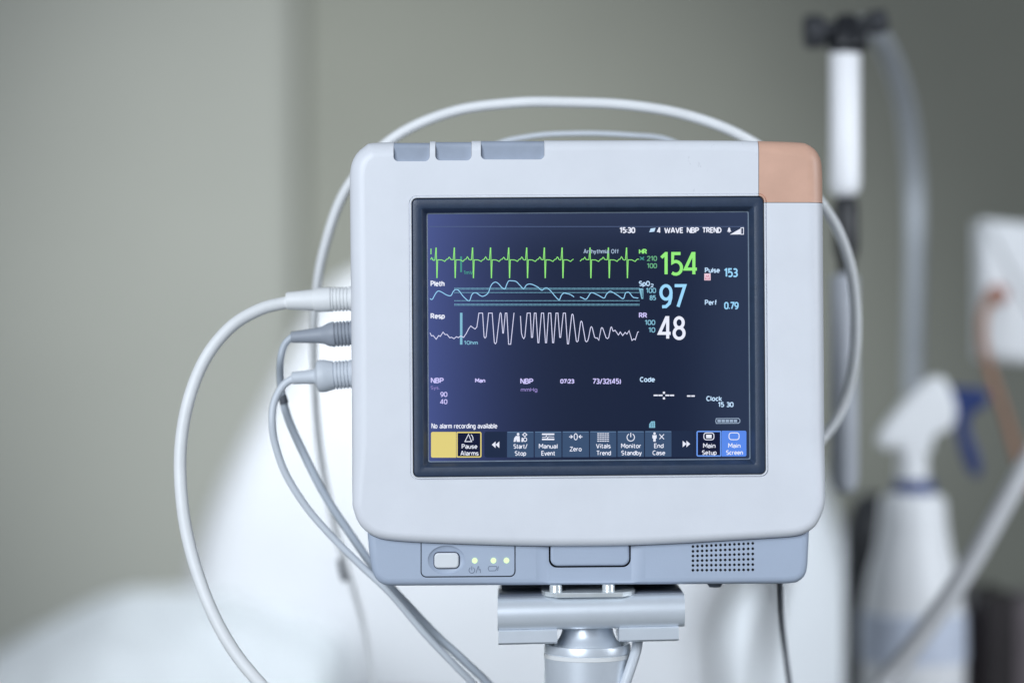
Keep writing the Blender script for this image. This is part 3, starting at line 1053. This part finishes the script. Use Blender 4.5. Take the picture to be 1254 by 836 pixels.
# loudspeaker holes
mb = MB()
for i in range(14):
    for j in range(6):
        x = 849.6 + i * 5.66
        yy = 669.9 - i * 0.30 + j * (5.82 + i * 0.05)
        ring = [(x + 1.72 * math.cos(2 * math.pi * q / 10), yy + 1.72 * math.sin(2 * math.pi * q / 10)) for q in range(10)]
        mb.loft([[M(a, b_, YC - .003) for a, b_ in ring], [M(a, b_, YC + .003) for a, b_ in ring]], MT['hole'], True, True, True)
chin_me = boolean(chin_me, mesh_of(mb))
bm = bmesh.new()
bm.from_mesh(chin_me)
bmesh.ops.remove_doubles(bm, verts=bm.verts, dist=2e-5)
bmesh.ops.dissolve_limit(bm, angle_limit=rad(0.6), verts=bm.verts, edges=bm.edges, delimit={'MATERIAL'})
bmesh.ops.recalc_face_normals(bm, faces=bm.faces)
bm.to_mesh(chin_me)
bm.free()
low = link('lower_panel', chin_me, mon)
seam_pts = [p for p in shell_outline if p.y > 645 and 448 < p.x < 994]
seam_pts.sort(key=lambda p: p.x)
k = Ink(M, YC - 0.0001)
for i in range(len(seam_pts) - 1):
    a, c = seam_pts[i], seam_pts[i + 1]
    k.poly([(a.x, a.y - 1.5), (c.x, c.y - 1.5), (c.x, c.y + .75), (a.x, a.y + .75)], MT['seam'])
k.build('seam_strip', low)

# button plate
po2 = rrect([(515.7, 655), (630.3, 655), (630.3, 706.1), (515.7, 706.9)], [1, 1, 6, 6], 6)
pl = solid(po2, lambda px, py, y: M(px, py, y), YC, YC + 0.0038, 0.0004, MT['plate'], 3)
pl_me = mesh_of(pl)
mb = MB()
cen = M(546.3, 686.6, YC - 0.0002)
rx, rz, ry = 23.2 * S, 18.2 * S, 0.0028
lp = []
for a in range(1, 12):
    th = math.pi * a / 12
    lp.append([cen + Vector((rx * math.sin(th) * math.cos(2 * math.pi * q / 40), -ry * math.cos(th), rz * math.sin(th) * math.sin(2 * math.pi * q / 40))) for q in range(40)])
mb.loft(lp, MT['plate'], True, True, True)
pl_me = boolean(pl_me, mesh_of(mb))
plate = link('button_plate', pl_me, low)
k = Ink(M, YC - 0.00012)
k.ribbon(A(577.6, 699, 3.5, 3.7, -60, 240, 14), .75, MT['icon']); k.ribbon([(577.6, 694), (577.6, 699)], .75, MT['icon'])
k.ribbon([(582.8, 702.4), (585.4, 694)], .7, MT['icon'])
k.ribbon([(586, 694.2), (586.4, 698.6), (588, 698), (588.2, 702.2)], .7, MT['icon'])
k.ribbon([(598.8, 694.4), (607.6, 694.2), (608.8, 696), (606.6, 699.6), (599, 699.8), (597.6, 697)], .75, MT['icon'], True)
k.ribbon([(610.4, 694.2), (609.2, 699.6)], .7, MT['icon'])
k.build('printed_symbols', low)
# latch
lo2 = rrect([(674.4, 645), (771.4, 645), (771.4, 693.4), (674.4, 694.2)], [1, 1, 9, 9], 8)
la = solid(lo2, lambda px, py, y: M(px, py, y), YC - 0.0004, YC + 0.0098, 0.0018, MT['plate'], 6)
la.build('latch', low, 40)

# power button
bo = rrect([(531.4, 677.8), (561.4, 677.6), (561.4, 696.4), (531.4, 696.6)], 5.2, 7)
gap = inset(bo, -1.0)
pb = solid(bo, lambda px, py, y: M(px, py, y), YC - 0.0006, YC + 0.0036, 0.0011, MT['button'], 6)
pbo = pb.build('power_button', mon, 40)
gb = solid(gap, lambda px, py, y: M(px, py, y), YC + 0.0011, YC + 0.0035, 0.0001, MT['seam'], 1)
gb.build('gasket', pbo, 0)
LED = emit(222, 255, 196, 1.25)
for x, yy in ((581.2, 687.2), (604.2, 687.1), (620.2, 687.0)):
    c = M(x, yy, YC)
    mb = MB()
    mb.lathe(c, (0, -1, 0), [(-.001, 3.9 * S), (.00012, 3.9 * S), (.00015, 3.6 * S)], MT['plate'], 24)
    rim = mb
    led = MB()
    led.lathe(c, (0, -1, 0), [(0, 3.5 * S), (.00035, 3.4 * S), (.0009, 2.4 * S), (.0011, 0.6 * S)], LED, 20)
    lo_ = led.build('indicator_light', mon, 60)
    lo_['label'] = 'glowing pale green indicator light'
# little feet under the panel
for x, w, h in ((558.4, 5, 3.2), (880, 19, 6.5)):
    mb = MB()
    c = M(x, 716.5, 0.03)
    mb.lathe(c, (0, 0, -1), [(-.004, w / 2 * S), (h * .6 * S, w / 2 * S), ((h + 1) * S, w * .36 * S)], MT['dark_alu'], 24)
    mb.build('foot', mon)

# ================================================================ THE STAND
st = thing('monitor_stand', 'grey metal pole with a clamp bar and steel plate carrying the monitor', 'stand')
YB = -0.002
def bar(name, x0, x1, prof, mat, r_end=0.0, par=st):
    """prof: list of (Y, py); swept along x"""
    mb = MB()
    n = 6
    loops = []
    for k in range(n + 1):
        x = x0 + (x1 - x0) * k / n
        loops.append([at(x, py - (x - 720) * 0.0230, 0) + Vector((0, Y, 0)) for Y, py in prof])
    mb.loft(loops, mat, True, True, True)
    return mb.build(name, par, 30)

# clamp bar: rounded front
prof = []
for k in range(17):
    a = rad(-88 + 176 * k / 16)
    prof.append((YB + 0.0095 - 0.0095 * math.cos(a), 751.0 - 20.0 * math.sin(a)))
prof = prof + [(YB + 0.014, 730.6), (YB + 0.085, 730.6), (YB + 0.085, 771)]
bar('clamp_bar', 609.4, 838.6, prof, MT['alu'])
for a, b_ in ((610.4, 682.5), (758.5, 831.4)):
    p2 = [(YB + 0.020, 769.0), (YB + 0.0052, 769.5), (YB + 0.0042, 771.5), (YB + 0.0042, 785), (YB + 0.0055, 787), (YB + 0.008, 788), (YB + 0.06, 788), (YB + 0.06, 769.0)]
    bar('clamp_jaw', a, b_, p2, MT['alu'])
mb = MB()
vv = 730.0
mb.loft([[at(x, v - (x - 720) * .0230, 0) + Vector((0, y, 0)) for x, y in ((611, .012), (837, .012), (837, .062), (611, .062))] for v in (730.5, 729.9)], MT['dark_alu'], True, True, True)  # dark sheet on the bar top, standing in for shade under the monitor
mb.loft([[at(x, v - (x - 720) * .0150, 0) + Vector((0, y, 0)) for x, y in ((613, .062), (835, .062), (835, .080), (613, .080))] for v in (734, 717.5)], MT['dark_alu'], True, True, True)  # dark block added to stop light coming through the gap behind
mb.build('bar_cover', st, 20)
# steel plate with bolts
mb = MB()
o = [(664, .016), (668, .008), (682, -.0005), (762, -.0005), (774, .006), (779, .014), (779, .060), (664, .060)]
mb.loft([[at(x, yy - (x - 720) * .010, 0) + Vector((0, y, 0)) for x, y in o] for yy in (725.2, 725.8)] +
        [[at(x, yy - (x - 720) * .010, 0) + Vector((0, y - .0006, 0)) for x, y in o] for yy in (726.2, 730.2)] +
        [[at(x, 730.9 - (x - 720) * .010, 0) + Vector((0, y, 0)) for x, y in o]], MT['chrome'], True, True, True)
plate2 = mb.build('mounting_plate', st, 20)
for x in (681, 746):
    mb = MB()
    mb.lathe(at(x, 725.5 - (x - 720) * .01, 0) + Vector((0, .011, 0)), (0, 0, 1), [(-.002, .0042), (.0036, .0042), (.0046, .0036)], MT['chrome'], 20)
    mb.build('bolt', plate2)
# neck, collar and pole
PX, PYY = 719.5, 0.031
def stand_lathe(name, prof, mat, par=st):
    mb = MB()
    o = at(PX, 780, PYY)
    q = sc_at(PYY)
    mb.lathe(o, (0, 0, -1), [((py - 780) * q, r * q) for py, r in prof], mat, 48)
    return mb.build(name, par, 40)
stand_lathe('neck', [(755, 30), (768, 30.5), (775, 32), (781, 35), (786, 39.5), (792, 43), (800, 44)], MT['alu'])
stand_lathe('collar', [(800, 43), (790, 44.5), (787, 50), (787.6, 52.2), (789, 52.8), (797.2, 53), (797.8, 51.6), (799, 51.4)], MT['alu'])
stand_lathe('collar_ring', [(798.4, 51.8), (799, 53.4), (803.6, 53.4), (804.2, 51.8)], MT['cable'])
zfloor = 780 + (at(0, 780, PYY).z - 0.025) / sc_at(PYY)
stand_lathe('pole', [(804, 52.8), (860, 52.6), (900, 51), (960, 36), (980, 34), (zfloor - 40, 34), (zfloor - 30, 60), (zfloor, 420), (zfloor + 36, 430)], MT['alu'])
base(st, (at(PX, 0, 0).x, PYY, 0))

# ================================================================ CABLES
def cable(name, label, pts, r, mat, group=None, n=10, cat='cable', seg=14):
    """pts: (px, py, Y); r px on the sheet at its own depth"""
    P = spline([at(*p) for p in pts], n)
    rs = None
    if isinstance(r, (list, tuple)):
        rs = []
        N = len(P) - 1
        for i in range(len(P)):
            t = i / N * (len(r) - 1)
            j = min(int(t), len(r) - 2)
            rs.append((r[j] + (r[j + 1] - r[j]) * (t - j)) * S)
    else:
        rs = r * S
    mb = MB()
    mb.tube(P, rs, mat, seg)
    o = mb.build('sheath', None, 60)
    return o


def plug(prof, unused, py0, py1, Y, mat, par, x_end=441):
    """prof: (px, radius px) from cable side to the socket"""
    x0 = prof[0][0]
    a = at(x0, py0, Y)
    bq = at(x_end, py1, Y)
    ax = (bq - a)
    L = ax.length
    s = sc_at(Y)
    pr = [((x - x0) * s, r * s) for x, r in prof]
    mb = MB()
    mb.lathe(a, ax, pr, mat, 32)
    return mb.build('plug', par, 32)


def ribbed(x0, x1, r, n, d=1.7):
    out = []
    w = (x1 - x0) / n
    for i in range(n):
        out += [(x0 + i * w, r - d), (x0 + i * w + w * .34, r - d), (x0 + i * w + w * .42, r), (x0 + i * w + w * .95, r)]
    return out


GR = 'sensor cables plugged into the monitor side'
YP = 0.05
# white cable (pressure hose look)
t1 = thing('sensor_cable', 'thick white cable bowing far out to the left from the topmost white plug', 'cable', (0, 0, 0), GR)
o = cable('s', '', [(362, 369, YP), (348, 371, YP), (318, 379, .048), (283, 400, .044), (252, 438, .04), (231, 490, .034), (221, 550, .03), (223, 615, .025), (234, 675, .02), (256, 740, .012), (286, 796, .005), (326, 845, 0), (375, 900, 0), (430, 1000, .05), (520, 1250, .2), (600, 1600, .45)], 8.0, MT['cable'])
o.name = 'sheath'; o.parent = t1
plug([(350.5, 9.4), (351.5, 10.4), (353, 10.8), (376, 12.6), (384.5, 13.2), (385.5, 14.4), (388, 14.9), (405, 15.0)] + ribbed(404, 430, 15.0, 6) + [(430.5, 15), (441, 15)], 0, 368.5, 365.5, YP, MT['plug_white'], t1)
base(t1, at(375, 1000, 0))
# grey cable
t2 = thing('sensor_cable', 'slim grey cable leaving the dark grey middle plug and crossing under the monitor', 'cable', (0, 0, 0), GR)
o = cable('s', '', [(364, 410, YP), (356, 414, YP), (348, 423, YP), (343.5, 440, YP), (343.2, 462, YP + .012), (346, 486, YP + .02), (354, 515, YP + .02), (371, 553, YP + .02), (398, 606, YP + .02), (430, 655, YP + .02), (462, 700, YP + .02), (497, 738, YP + .02), (535, 778, YP + .02), (568, 808, YP + .02), (610, 850, YP + .03), (670, 930, .1), (720, 1150, .2), (740, 1600, .4)], [4.4, 4.6, 5.3, 5.3, 5.3, 5.3], MT['cable_grey'])
o.name = 'sheath'; o.parent = t2
plug([(356.5, 6.2), (357.5, 7.0), (366, 7.6), (390, 9.6), (396, 11), (402, 14), (407, 15.4), (410, 15.7)] + ribbed(410.5, 432, 15.6, 5) + [(432, 15.6), (441, 15.6)], 0, 413, 407, YP, MT['plug_grey'], t2)
mb = MB(); mb.tube([at(345.5, 484, YP + .0195), at(348.5, 494, YP + .0195)], 5.6 * S, MT['clip'], 12); mb.build('band', t2)
base(t2, at(640, 930, .1))
# pale cable
t3 = thing('sensor_cable', 'slim pale cable curling down from the lowest, bell shaped pale grey plug', 'cable', (0, 0, 0), GR)
o = cable('s', '', [(368, 461, YP), (358, 464, YP), (346, 473, YP), (336, 492, YP - .002), (333.4, 515, YP - .004), (337, 543, YP - .002), (350, 580, YP), (375, 620, YP), (405, 655, YP), (440, 690, YP), (478, 726, YP), (520, 775, YP + .004), (558, 815, YP + .01), (590, 850, YP + .02), (640, 930, .1), (690, 1150, .2), (715, 1600, .4)], [5.0, 4.8, 4.6, 4.6], MT['cable_pale'])
o.name = 'sheath'; o.parent = t3
plug([(357.5, 6.6), (358.5, 7.6), (385, 8.8), (387, 11), (388.5, 17), (390, 19), (394, 20.0), (399, 19.6), (405, 18), (409, 17.4)] + ribbed(409.5, 431, 17.4, 5) + [(431, 17.2), (441, 17.2)], 0, 463, 457, YP, MT['plug_pale'], t3)
base(t3, at(610, 930, .1))

# loop over the top
t4 = thing('looped_cable', 'white cable looped over the top of the monitor and down behind its left side', 'cable')
o = cable('s', '', [(480, 1400, .42), (468, 1050, .36), (462, 900, .34), (455, 836, .33), (446, 770, .31), (430, 712, .28), (414, 660, .26), (398, 590, .23), (388, 520, .20), (384, 440, .17), (386, 370, .145), (397, 305, .13), (424, 232, .12), (478, 172, .11), (550, 138, .105), (630, 126, .10), (700, 125.5, .10), (770, 129, .10), (840, 141, .105), (905, 165, .11), (965, 205, .12), (1012, 258, .13), (1036, 308, .14), (1047, 365, .15), (1047, 430, .16), (1036, 484, .17), (1012, 530, .17), (960, 575, .16), (900, 590, .14)],
          [3.6, 3.6, 3.8, 4.6, 5.2, 6.4, 7.0, 7.0, 6.9, 6.9, 7.4, 7.6, 7.4, 7.2], MT['cable'], n=8)
o.name = 'sheath'; o.parent = t4
mb = MB()
a, c = at(417.5, 684, .275), at(425, 715, .280)
mb.lathe(a, c - a, [(0, 4.5 * S), (2 * S, 6.6 * S), (30 * S, 7.0 * S), (33 * S, 5 * S)], MT['clip'], 16)
mb.build('clip', t4)
base(t4, at(462, 900, .34))
t5 = tag(cable('s', '', [(560, 230, .125), (600, 182, .125), (650, 167.2, .122), (710, 163.6, .12), (770, 165.6, .12), (820, 172, .125), (870, 200, .125)], 3.6, MT['cable_pale']), 'second thin cable just showing above the monitor top edge', 'cable')
t5.name = 'low_cable_arc'
base(t5, at(560, 230, .125))
t6 = tag(cable('s', '', [(958, 660, .16), (957, 716, .17), (958, 760, .17), (962, 800, .17), (968, 845, .17), (975, 900, .17), (985, 1150, .2), (990, 1500, .3)], 3.6, MT['clip']), 'thin dark cable hanging straight down below the right end of the monitor', 'cable')
t6.name = 'hanging_cable'
base(t6, at(975, 900, .17))
t7 = tag(cable('s', '', [(782, 762, .03), (781, 783, .022), (778.5, 798, .018), (773, 815, .014), (765, 838, .012), (752, 872, .012)], 6.6, MT['cable_pale']), 'short pale tube running down beside the grey stand pole', 'tube')
t7.name = 'pole_tube'
base(t7, at(752, 872, .012))

# ================================================================ BED BEHIND
bed = thing('hospital_bed', 'white moulded hospital bed end, blurred behind the monitor', 'bed')
YH = 1.70
hb = spline(V2((700, 330), (600, 300), (500, 308), (430, 330), (385, 366), (345, 440), (312, 505), (283, 556), (254, 618), (232, 680), (220, 745), (222, 800), (226, 900), (500, 925), (800, 920), (878, 900), (880, 836), (877, 790), (890, 745), (905, 715), (905, 640), (850, 480), (790, 380)), 6, True)
hb = resample(hb, 160)
mb = solid(hb, lambda px, py, y: at(px, py, YH) + Vector((0, y, 0)), 0.0, 0.16, 0.065, MT['bedwhite'], 10, 0.05)
mb.build('headboard', bed, 60)
rl = spline(V2((905, 560), (940, 520), (985, 545), (1014, 600), (1040, 670), (1058, 735), (1068, 800), (1072, 900), (990, 920), (900, 905), (886, 836), (883, 790), (897, 748), (925, 705), (915, 640)), 6, True)
rl = resample(rl, 120)
mb = solid(rl, lambda px, py, y: at(px, py, YH + .03) + Vector((0, y, 0)), 0.0, 0.12, 0.040, MT['bedgrey'], 8, 0.03)
mb.build('side_rail', bed, 60)
base(bed, at(620, 920, YH))

# bed linen
mb = MB()
NX, NY = 60, 40
vs = []
for j in range(NY + 1):
    v = j / NY
    Y = 1.10 + 0.62 * v
    for i in range(NX + 1):
        u = i / NX
        px = -160 + 560 * u
        top = 735 + 62 * max(0, (150 - px) / 150) ** 1.35 + 46 * max(0, (px - 215) / 150) ** 1.6
        p = at(px, top, 1.38)
        prof = math.sin(min(1, v * 1.5) * math.pi / 2) ** 0.7
        z = p.z - 0.22 * (1 - prof) - 0.03 * max(0, v - .66) / .34
        z += 0.010 * noise.noise(Vector((p.x * 9, Y * 12, 0))) + 0.004 * noise.noise(Vector((p.x * 30, Y * 30, 3)))
        vs.append((p.x, Y, z))
fs = [(j * (NX + 1) + i, j * (NX + 1) + i + 1, (j + 1) * (NX + 1) + i + 1, (j + 1) * (NX + 1) + i) for j in range(NY) for i in range(NX)]
n0 = len(vs)
vs2 = [(x, y, z - 0.20) for x, y, z in vs]
rim = [i for i in range(NX + 1)] + [(NX + 1) * j + NX for j in range(1, NY + 1)] + [(NX + 1) * NY + i for i in range(NX - 1, -1, -1)] + [(NX + 1) * j for j in range(NY - 1, 0, -1)]
fs2 = [tuple(n0 + q for q in f)[::-1] for f in fs] + [(rim[i], rim[(i + 1) % len(rim)], n0 + rim[(i + 1) % len(rim)], n0 + rim[i]) for i in range(len(rim))]
mb.add(vs + vs2, fs + fs2, MT['cloth'])
o = tag(mb.build('bed_linen', None, 80), 'pale rumpled bed linen lying low at the left in front of the bed end', 'bed linen')
base(o, (-0.5, 1.4, at(0, 960, 1.3).z))

# ================================================================ WALL EQUIPMENT, right
YF = 0.42
fm = thing('flowmeter', 'blurred flowmeter with black knob head and bright white upright tube', 'flowmeter')
s = sc_at(YF)
mb = MB(); mb.lathe(at(1035, 244, YF), (0, 0, 1), [(0, 3 * s), (2 * s, 9 * s), (6 * s, 14.5 * s), (13 * s, 18.4 * s), (22 * s, 19.4 * s), (178 * s, 19 * s), (183 * s, 17 * s)], MT['glass_tube'], 32)
mb.build('measuring_tube', fm, 50)
mb = MB(); mb.lathe(at(1037, 66, YF), (0, 0, 1), [(0, 20 * s), (8 * s, 26 * s), (24 * s, 24 * s), (36 * s, 16 * s), (46 * s, 13 * s), (48 * s, 8 * s)], MT['black'], 28)
mb.build('valve_head', fm, 40)
mb = MB(); mb.lathe(at(1030, 38, YF), (-1, 0, -.04), [(0, 12 * s), (20 * s, 12 * s), (22 * s, 20 * s), (42 * s, 21 * s), (46 * s, 16 * s)], MT['knob'], 28)
mb.build('knob', fm, 40)
mb = MB(); mb.lathe(at(1040, 36, YF), (1, 0, .25), [(0, 11 * s), (24 * s, 10 * s), (26 * s, 15 * s), (46 * s, 14 * s), (48 * s, 8 * s)], MT['knob'], 28)
mb.build('outlet', fm, 40)
mb = MB(); mb.lathe(at(1036, 244, YF), (0, 0, -1), [(-8 * s, 8 * s), (6 * s, 15 * s), (60 * s, 16 * s), (78 * s, 11 * s), (92 * s, 9 * s)], MT['black'], 28)
mb.build('lower_fitting', fm, 40)
mb = MB(); mb.lathe(at(1034, 334, YF), (0, 0, -1), [(0, 9 * s), (3 * s, 15 * s), (8 * s, 17 * s), (250 * s, 17 * s), (264 * s, 14 * s), (270 * s, 6 * s)], MT['post'], 32)
mb.build('jar', fm, 40)
base(fm, at(1034, 604, YF))
o = tag(cable('s', '', [(1048, 34, .46), (1066, 36, .52), (1084, 58, .64), (1100, 98, .74), (1112, 150, .82), (1119, 220, .88), (1121, 300, .88), (1119, 400, .88), (1117, 500, .88), (1116, 620, .88), (1118, 760, .88)], 17.5, MT['hose'], seg=20), 'thick grey hose arching down from the flowmeter head behind the spray bottle', 'hose')
o.name = 'oxygen_hose'
base(o, at(1118, 760, .88))

# white wall box
bx = thing('equipment_box', 'white box at the right edge with a red brown fitting on its front', 'box')
pr = rrect([(1202, 268), (1300, 277), (1300, 449), (1203, 441)], 5, 5)
solid(pr, lambda px, py, y: at(px, py, .80) + Vector((0, y, 0)), 0, .05, .006, MT['boxwhite'], 4, .004).build('casing', bx, 40)
mb = MB(); s = sc_at(.79); mb.lathe(at(1219, 361, .805), (0, -1, 0), [(0, 12 * s), (.012, 12 * s), (.016, 8 * s)], MT['redbrown'], 24)
mb.build('fitting', bx)
base(bx, at(1250, 450, .87))
o = tag(cable('s', '', [(1219, 361, .785), (1208, 372, .775), (1203, 400, .77), (1206, 430, .77), (1217, 470, .77), (1230, 505, .77), (1240, 540, .77), (1256, 585, .77), (1290, 640, .77)], 8.5, MT['orange']), 'brownish orange tubing hanging from the white box at the right edge', 'tubing')
o.name = 'rubber_tubing'
base(o, at(1290, 640, .77))

ZT = at(0, 905, .74).z          # top of the counter


def pyt(Y):
    return 418 + (ZC - ZT) / sc_at(Y)


# spray bottle
YBt = 0.74
sb = thing('spray_bottle', 'white spray bottle with navy blue trigger and collar', 'spray bottle')
s = sc_at(YBt)
mb = MB()
mb.lathe(at(1118, 604, YBt), (0, 0, -1), [(-2 * s, 22 * s), (0, 30 * s), (4 * s, 37 * s), (12 * s, 40 * s), (40 * s, 42 * s), (70 * s, 47 * s), (95 * s, 54 * s), (125 * s, 60 * s), (160 * s, 63 * s), (294 * s, 64 * s), (301 * s, 60 * s)], MT['bottle'], 48)
mb.build('bottle_body', sb, 50)
mb = MB(); mb.lathe(at(1118, 748, YBt), (0, 0, -1), [(0, 62.2 * s), (1 * s, 64.6 * s), (58 * s, 65.6 * s), (59 * s, 63 * s)], MT['label_blue'], 48); mb.build('label_band', sb, 40)
mb = MB(); mb.lathe(at(1119, 587, YBt), (0, 0, -1), [(0, 23 * s), (2 * s, 25 * s), (17 * s, 26.5 * s), (19 * s, 23 * s)], MT['collar_blue'], 32); mb.build('collar', sb, 40)
mb = MB(); mb.lathe(at(1117, 545, YBt), (0, 0, -1), [(0, 17 * s), (20 * s, 18.5 * s), (42 * s, 20 * s)], MT['bottle'], 32); mb.build('neck', sb, 40)
hd = resample(spline(V2((1078, 528), (1100, 498), (1130, 468), (1150, 461), (1163, 480), (1169, 504), (1162, 524), (1142, 534), (1138, 552), (1118, 556), (1099, 552), (1096, 540), (1088, 550), (1077, 546)), 5, True), 70)
solid(hd, lambda px, py, y: at(px, py, YBt) + Vector((0, y - .014, 0)), 0, .028, .005, MT['bottle'], 5, .005).build('spray_head', sb, 50)
tr = resample(spline(V2((1148, 476), (1176, 474), (1207, 478), (1206, 496), (1188, 508), (1188, 530), (1198, 556), (1200, 578), (1190, 582), (1178, 558), (1170, 528), (1166, 504), (1156, 494)), 5, True), 70)
solid(tr, lambda px, py, y: at(px, py, YBt) + Vector((0, y - .0095, 0)), 0, .019, .004, MT['blue'], 4, .004).build('trigger', sb, 50)
base(sb, at(1118, 905, YBt))

o = tag(cable('s', '', [(1300, 500, .46), (1262, 560, .46), (1228, 620, .46), (1192, 684, .46), (1156, 740, .46), (1118, 792, .46), (1080, 840, .46), (1040, 900, .44), (1000, 1010, .42), (985, 1200, .42), (990, 1500, .45)], 16.5, MT['hose_white'], seg=20), 'thick off-white hose slanting across the lower right corner in front of the spray bottle', 'hose')
o.name = 'suction_hose'
base(o, at(1080, 900, .46))

o = MB(); s = sc_at(.86)  # plain black upright form added to fill the dark zone here
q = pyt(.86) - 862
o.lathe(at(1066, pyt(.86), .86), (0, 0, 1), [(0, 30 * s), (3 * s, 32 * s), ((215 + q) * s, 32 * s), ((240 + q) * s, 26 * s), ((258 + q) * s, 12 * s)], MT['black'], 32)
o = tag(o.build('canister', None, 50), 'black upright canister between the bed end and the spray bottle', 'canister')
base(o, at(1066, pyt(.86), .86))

# dark box lower right
YD = 0.76
o = MB()
A_ = [at(1206, 724, YD), at(1250, 724, YD), at(1250, 900, YD), at(1206, 900, YD)]
bxo = thing('storage_box', 'dark brown box standing low at the right edge beside the spray bottle', 'box')
pr = rrect([(1205, 730), (1246, 728), (1246, pyt(YD)), (1205, pyt(YD))], 4, 4)
solid(pr, lambda px, py, y: at(px, py, YD) + Vector((0, y, 0)), 0, .12, .004, MT['darkbrown'], 4, .003).build('front_block', bxo, 40)
pr = rrect([(1160, 745), (1290, 735), (1290, pyt(YD + .03)), (1160, pyt(YD + .03))], 6, 4)
solid(pr, lambda px, py, y: at(px, py, YD + .03) + Vector((0, y, 0)), 0, .12, .006, MT['mauve'], 4, .004).build('back_block', bxo, 40)
base(bxo, at(1225, pyt(YD), YD))

# ================================================================ ROOM
def quad(name, pts, mat):
    mb = MB()
    mb.add(pts, [(0, 1, 2, 3)], mat)
    return structure(mb.build(name, None, 0, recalc=False))
YW = 2.60
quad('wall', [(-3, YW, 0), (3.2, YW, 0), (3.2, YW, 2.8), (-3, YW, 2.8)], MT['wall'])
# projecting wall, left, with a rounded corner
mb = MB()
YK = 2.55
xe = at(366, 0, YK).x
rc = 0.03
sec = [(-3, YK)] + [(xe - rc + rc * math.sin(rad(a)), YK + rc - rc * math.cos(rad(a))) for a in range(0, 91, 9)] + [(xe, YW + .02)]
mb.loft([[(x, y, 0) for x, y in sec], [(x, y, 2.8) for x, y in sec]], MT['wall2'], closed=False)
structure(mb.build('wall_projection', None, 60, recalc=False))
quad('floor', [(-3, -3, 0), (3.2, -3, 0), (3.2, YW, 0), (-3, YW, 0)], MT['floor'])
# bedside top under the bottle and box
z = ZT - .0003
mb = MB()
pr = [(at(1040, 0, .5).x, .48), (at(1400, 0, .5).x, .48), (at(1400, 0, .5).x, 0.985), (at(1040, 0, .5).x, 0.985)]
mb.loft([[(x, y, z - .03) for x, y in pr], [(x, y, z) for x, y in pr]], MT['mauve'], True, True, True)
structure(mb.build('counter', None, 0))

# ================================================================ LIGHT
w = bpy.data.worlds.new('World')
SC.world = w
w.use_nodes = True
bg = w.node_tree.nodes['Background']
bg.inputs['Color'].default_value = (0.76, 0.87, 1.0, 1)
bg.inputs['Strength'].default_value = 0.15


def area(name, loc, target, size, power, col, size_y=None, spread=180):
    l = bpy.data.lights.new(name, 'AREA')
    l.energy = power
    l.color = col
    l.size = size
    if size_y:
        l.shape = 'RECTANGLE'
        l.size_y = size_y
    l.spread = rad(spread)
    o = bpy.data.objects.new(name, l)
    COL.objects.link(o)
    o.location = loc
    o.rotation_euler = (Vector(target) - Vector(loc)).to_track_quat('-Z', 'Y').to_euler()
    return o


area('window_light', (-1.35, -2.5, 2.15), (0.0, 0.2, 1.22), 1.5, 84, (0.84, 0.91, 1.0), 1.5)
area('side_light', (1.3, -0.3, 1.5), (0.36, 0.64, 1.05), 0.7, 3.4, (0.86, 0.92, 1.0), 0.7, 80)  # unseen fill added to lift rail and bottle out of the monitor's shadow
area('bed_light', (0.12, 0.75, 2.15), (0.10, 1.7, 0.92), 0.5, 3.8, (0.80, 0.90, 1.0), 0.5, 75)  # unseen fill added to brighten the bed end and linen
l = bpy.data.lights.new('ceiling_spot', 'SPOT')  # unseen spot added to brighten the wall, fading towards the edges
l.energy = 385
l.color = (0.90, 0.96, 1.0)
l.spot_size = rad(28)
l.spot_blend = 1.0
l.shadow_soft_size = 0.12
o = bpy.data.objects.new('ceiling_spot', l)
COL.objects.link(o)
o.location = (-0.9, -1.2, 2.6)
o.rotation_euler = (Vector((-0.265, 2.4, 1.37)) - o.location).to_track_quat('-Z', 'Y').to_euler()

cam = bpy.data.cameras.new('camera')
co = bpy.data.objects.new('camera', cam)
COL.objects.link(co)
co.location = (0, -D, ZC)
co.rotation_euler = (rad(90), 0, 0)
cam.sensor_width = 36
cam.lens = 36 * D / (1254 * S)
cam.clip_end = 50
cam.clip_start = 0.05
cam.dof.use_dof = True
cam.dof.focus_distance = D + 0.002
cam.dof.aperture_fstop = 1.9
SC.camera = co

SC.view_settings.view_transform = 'Standard'
SC.view_settings.look = 'None'
SC.view_settings.exposure = 0
SC.view_settings.gamma = 1
SC.cycles.use_denoising = True
SC.cycles.max_bounces = 8
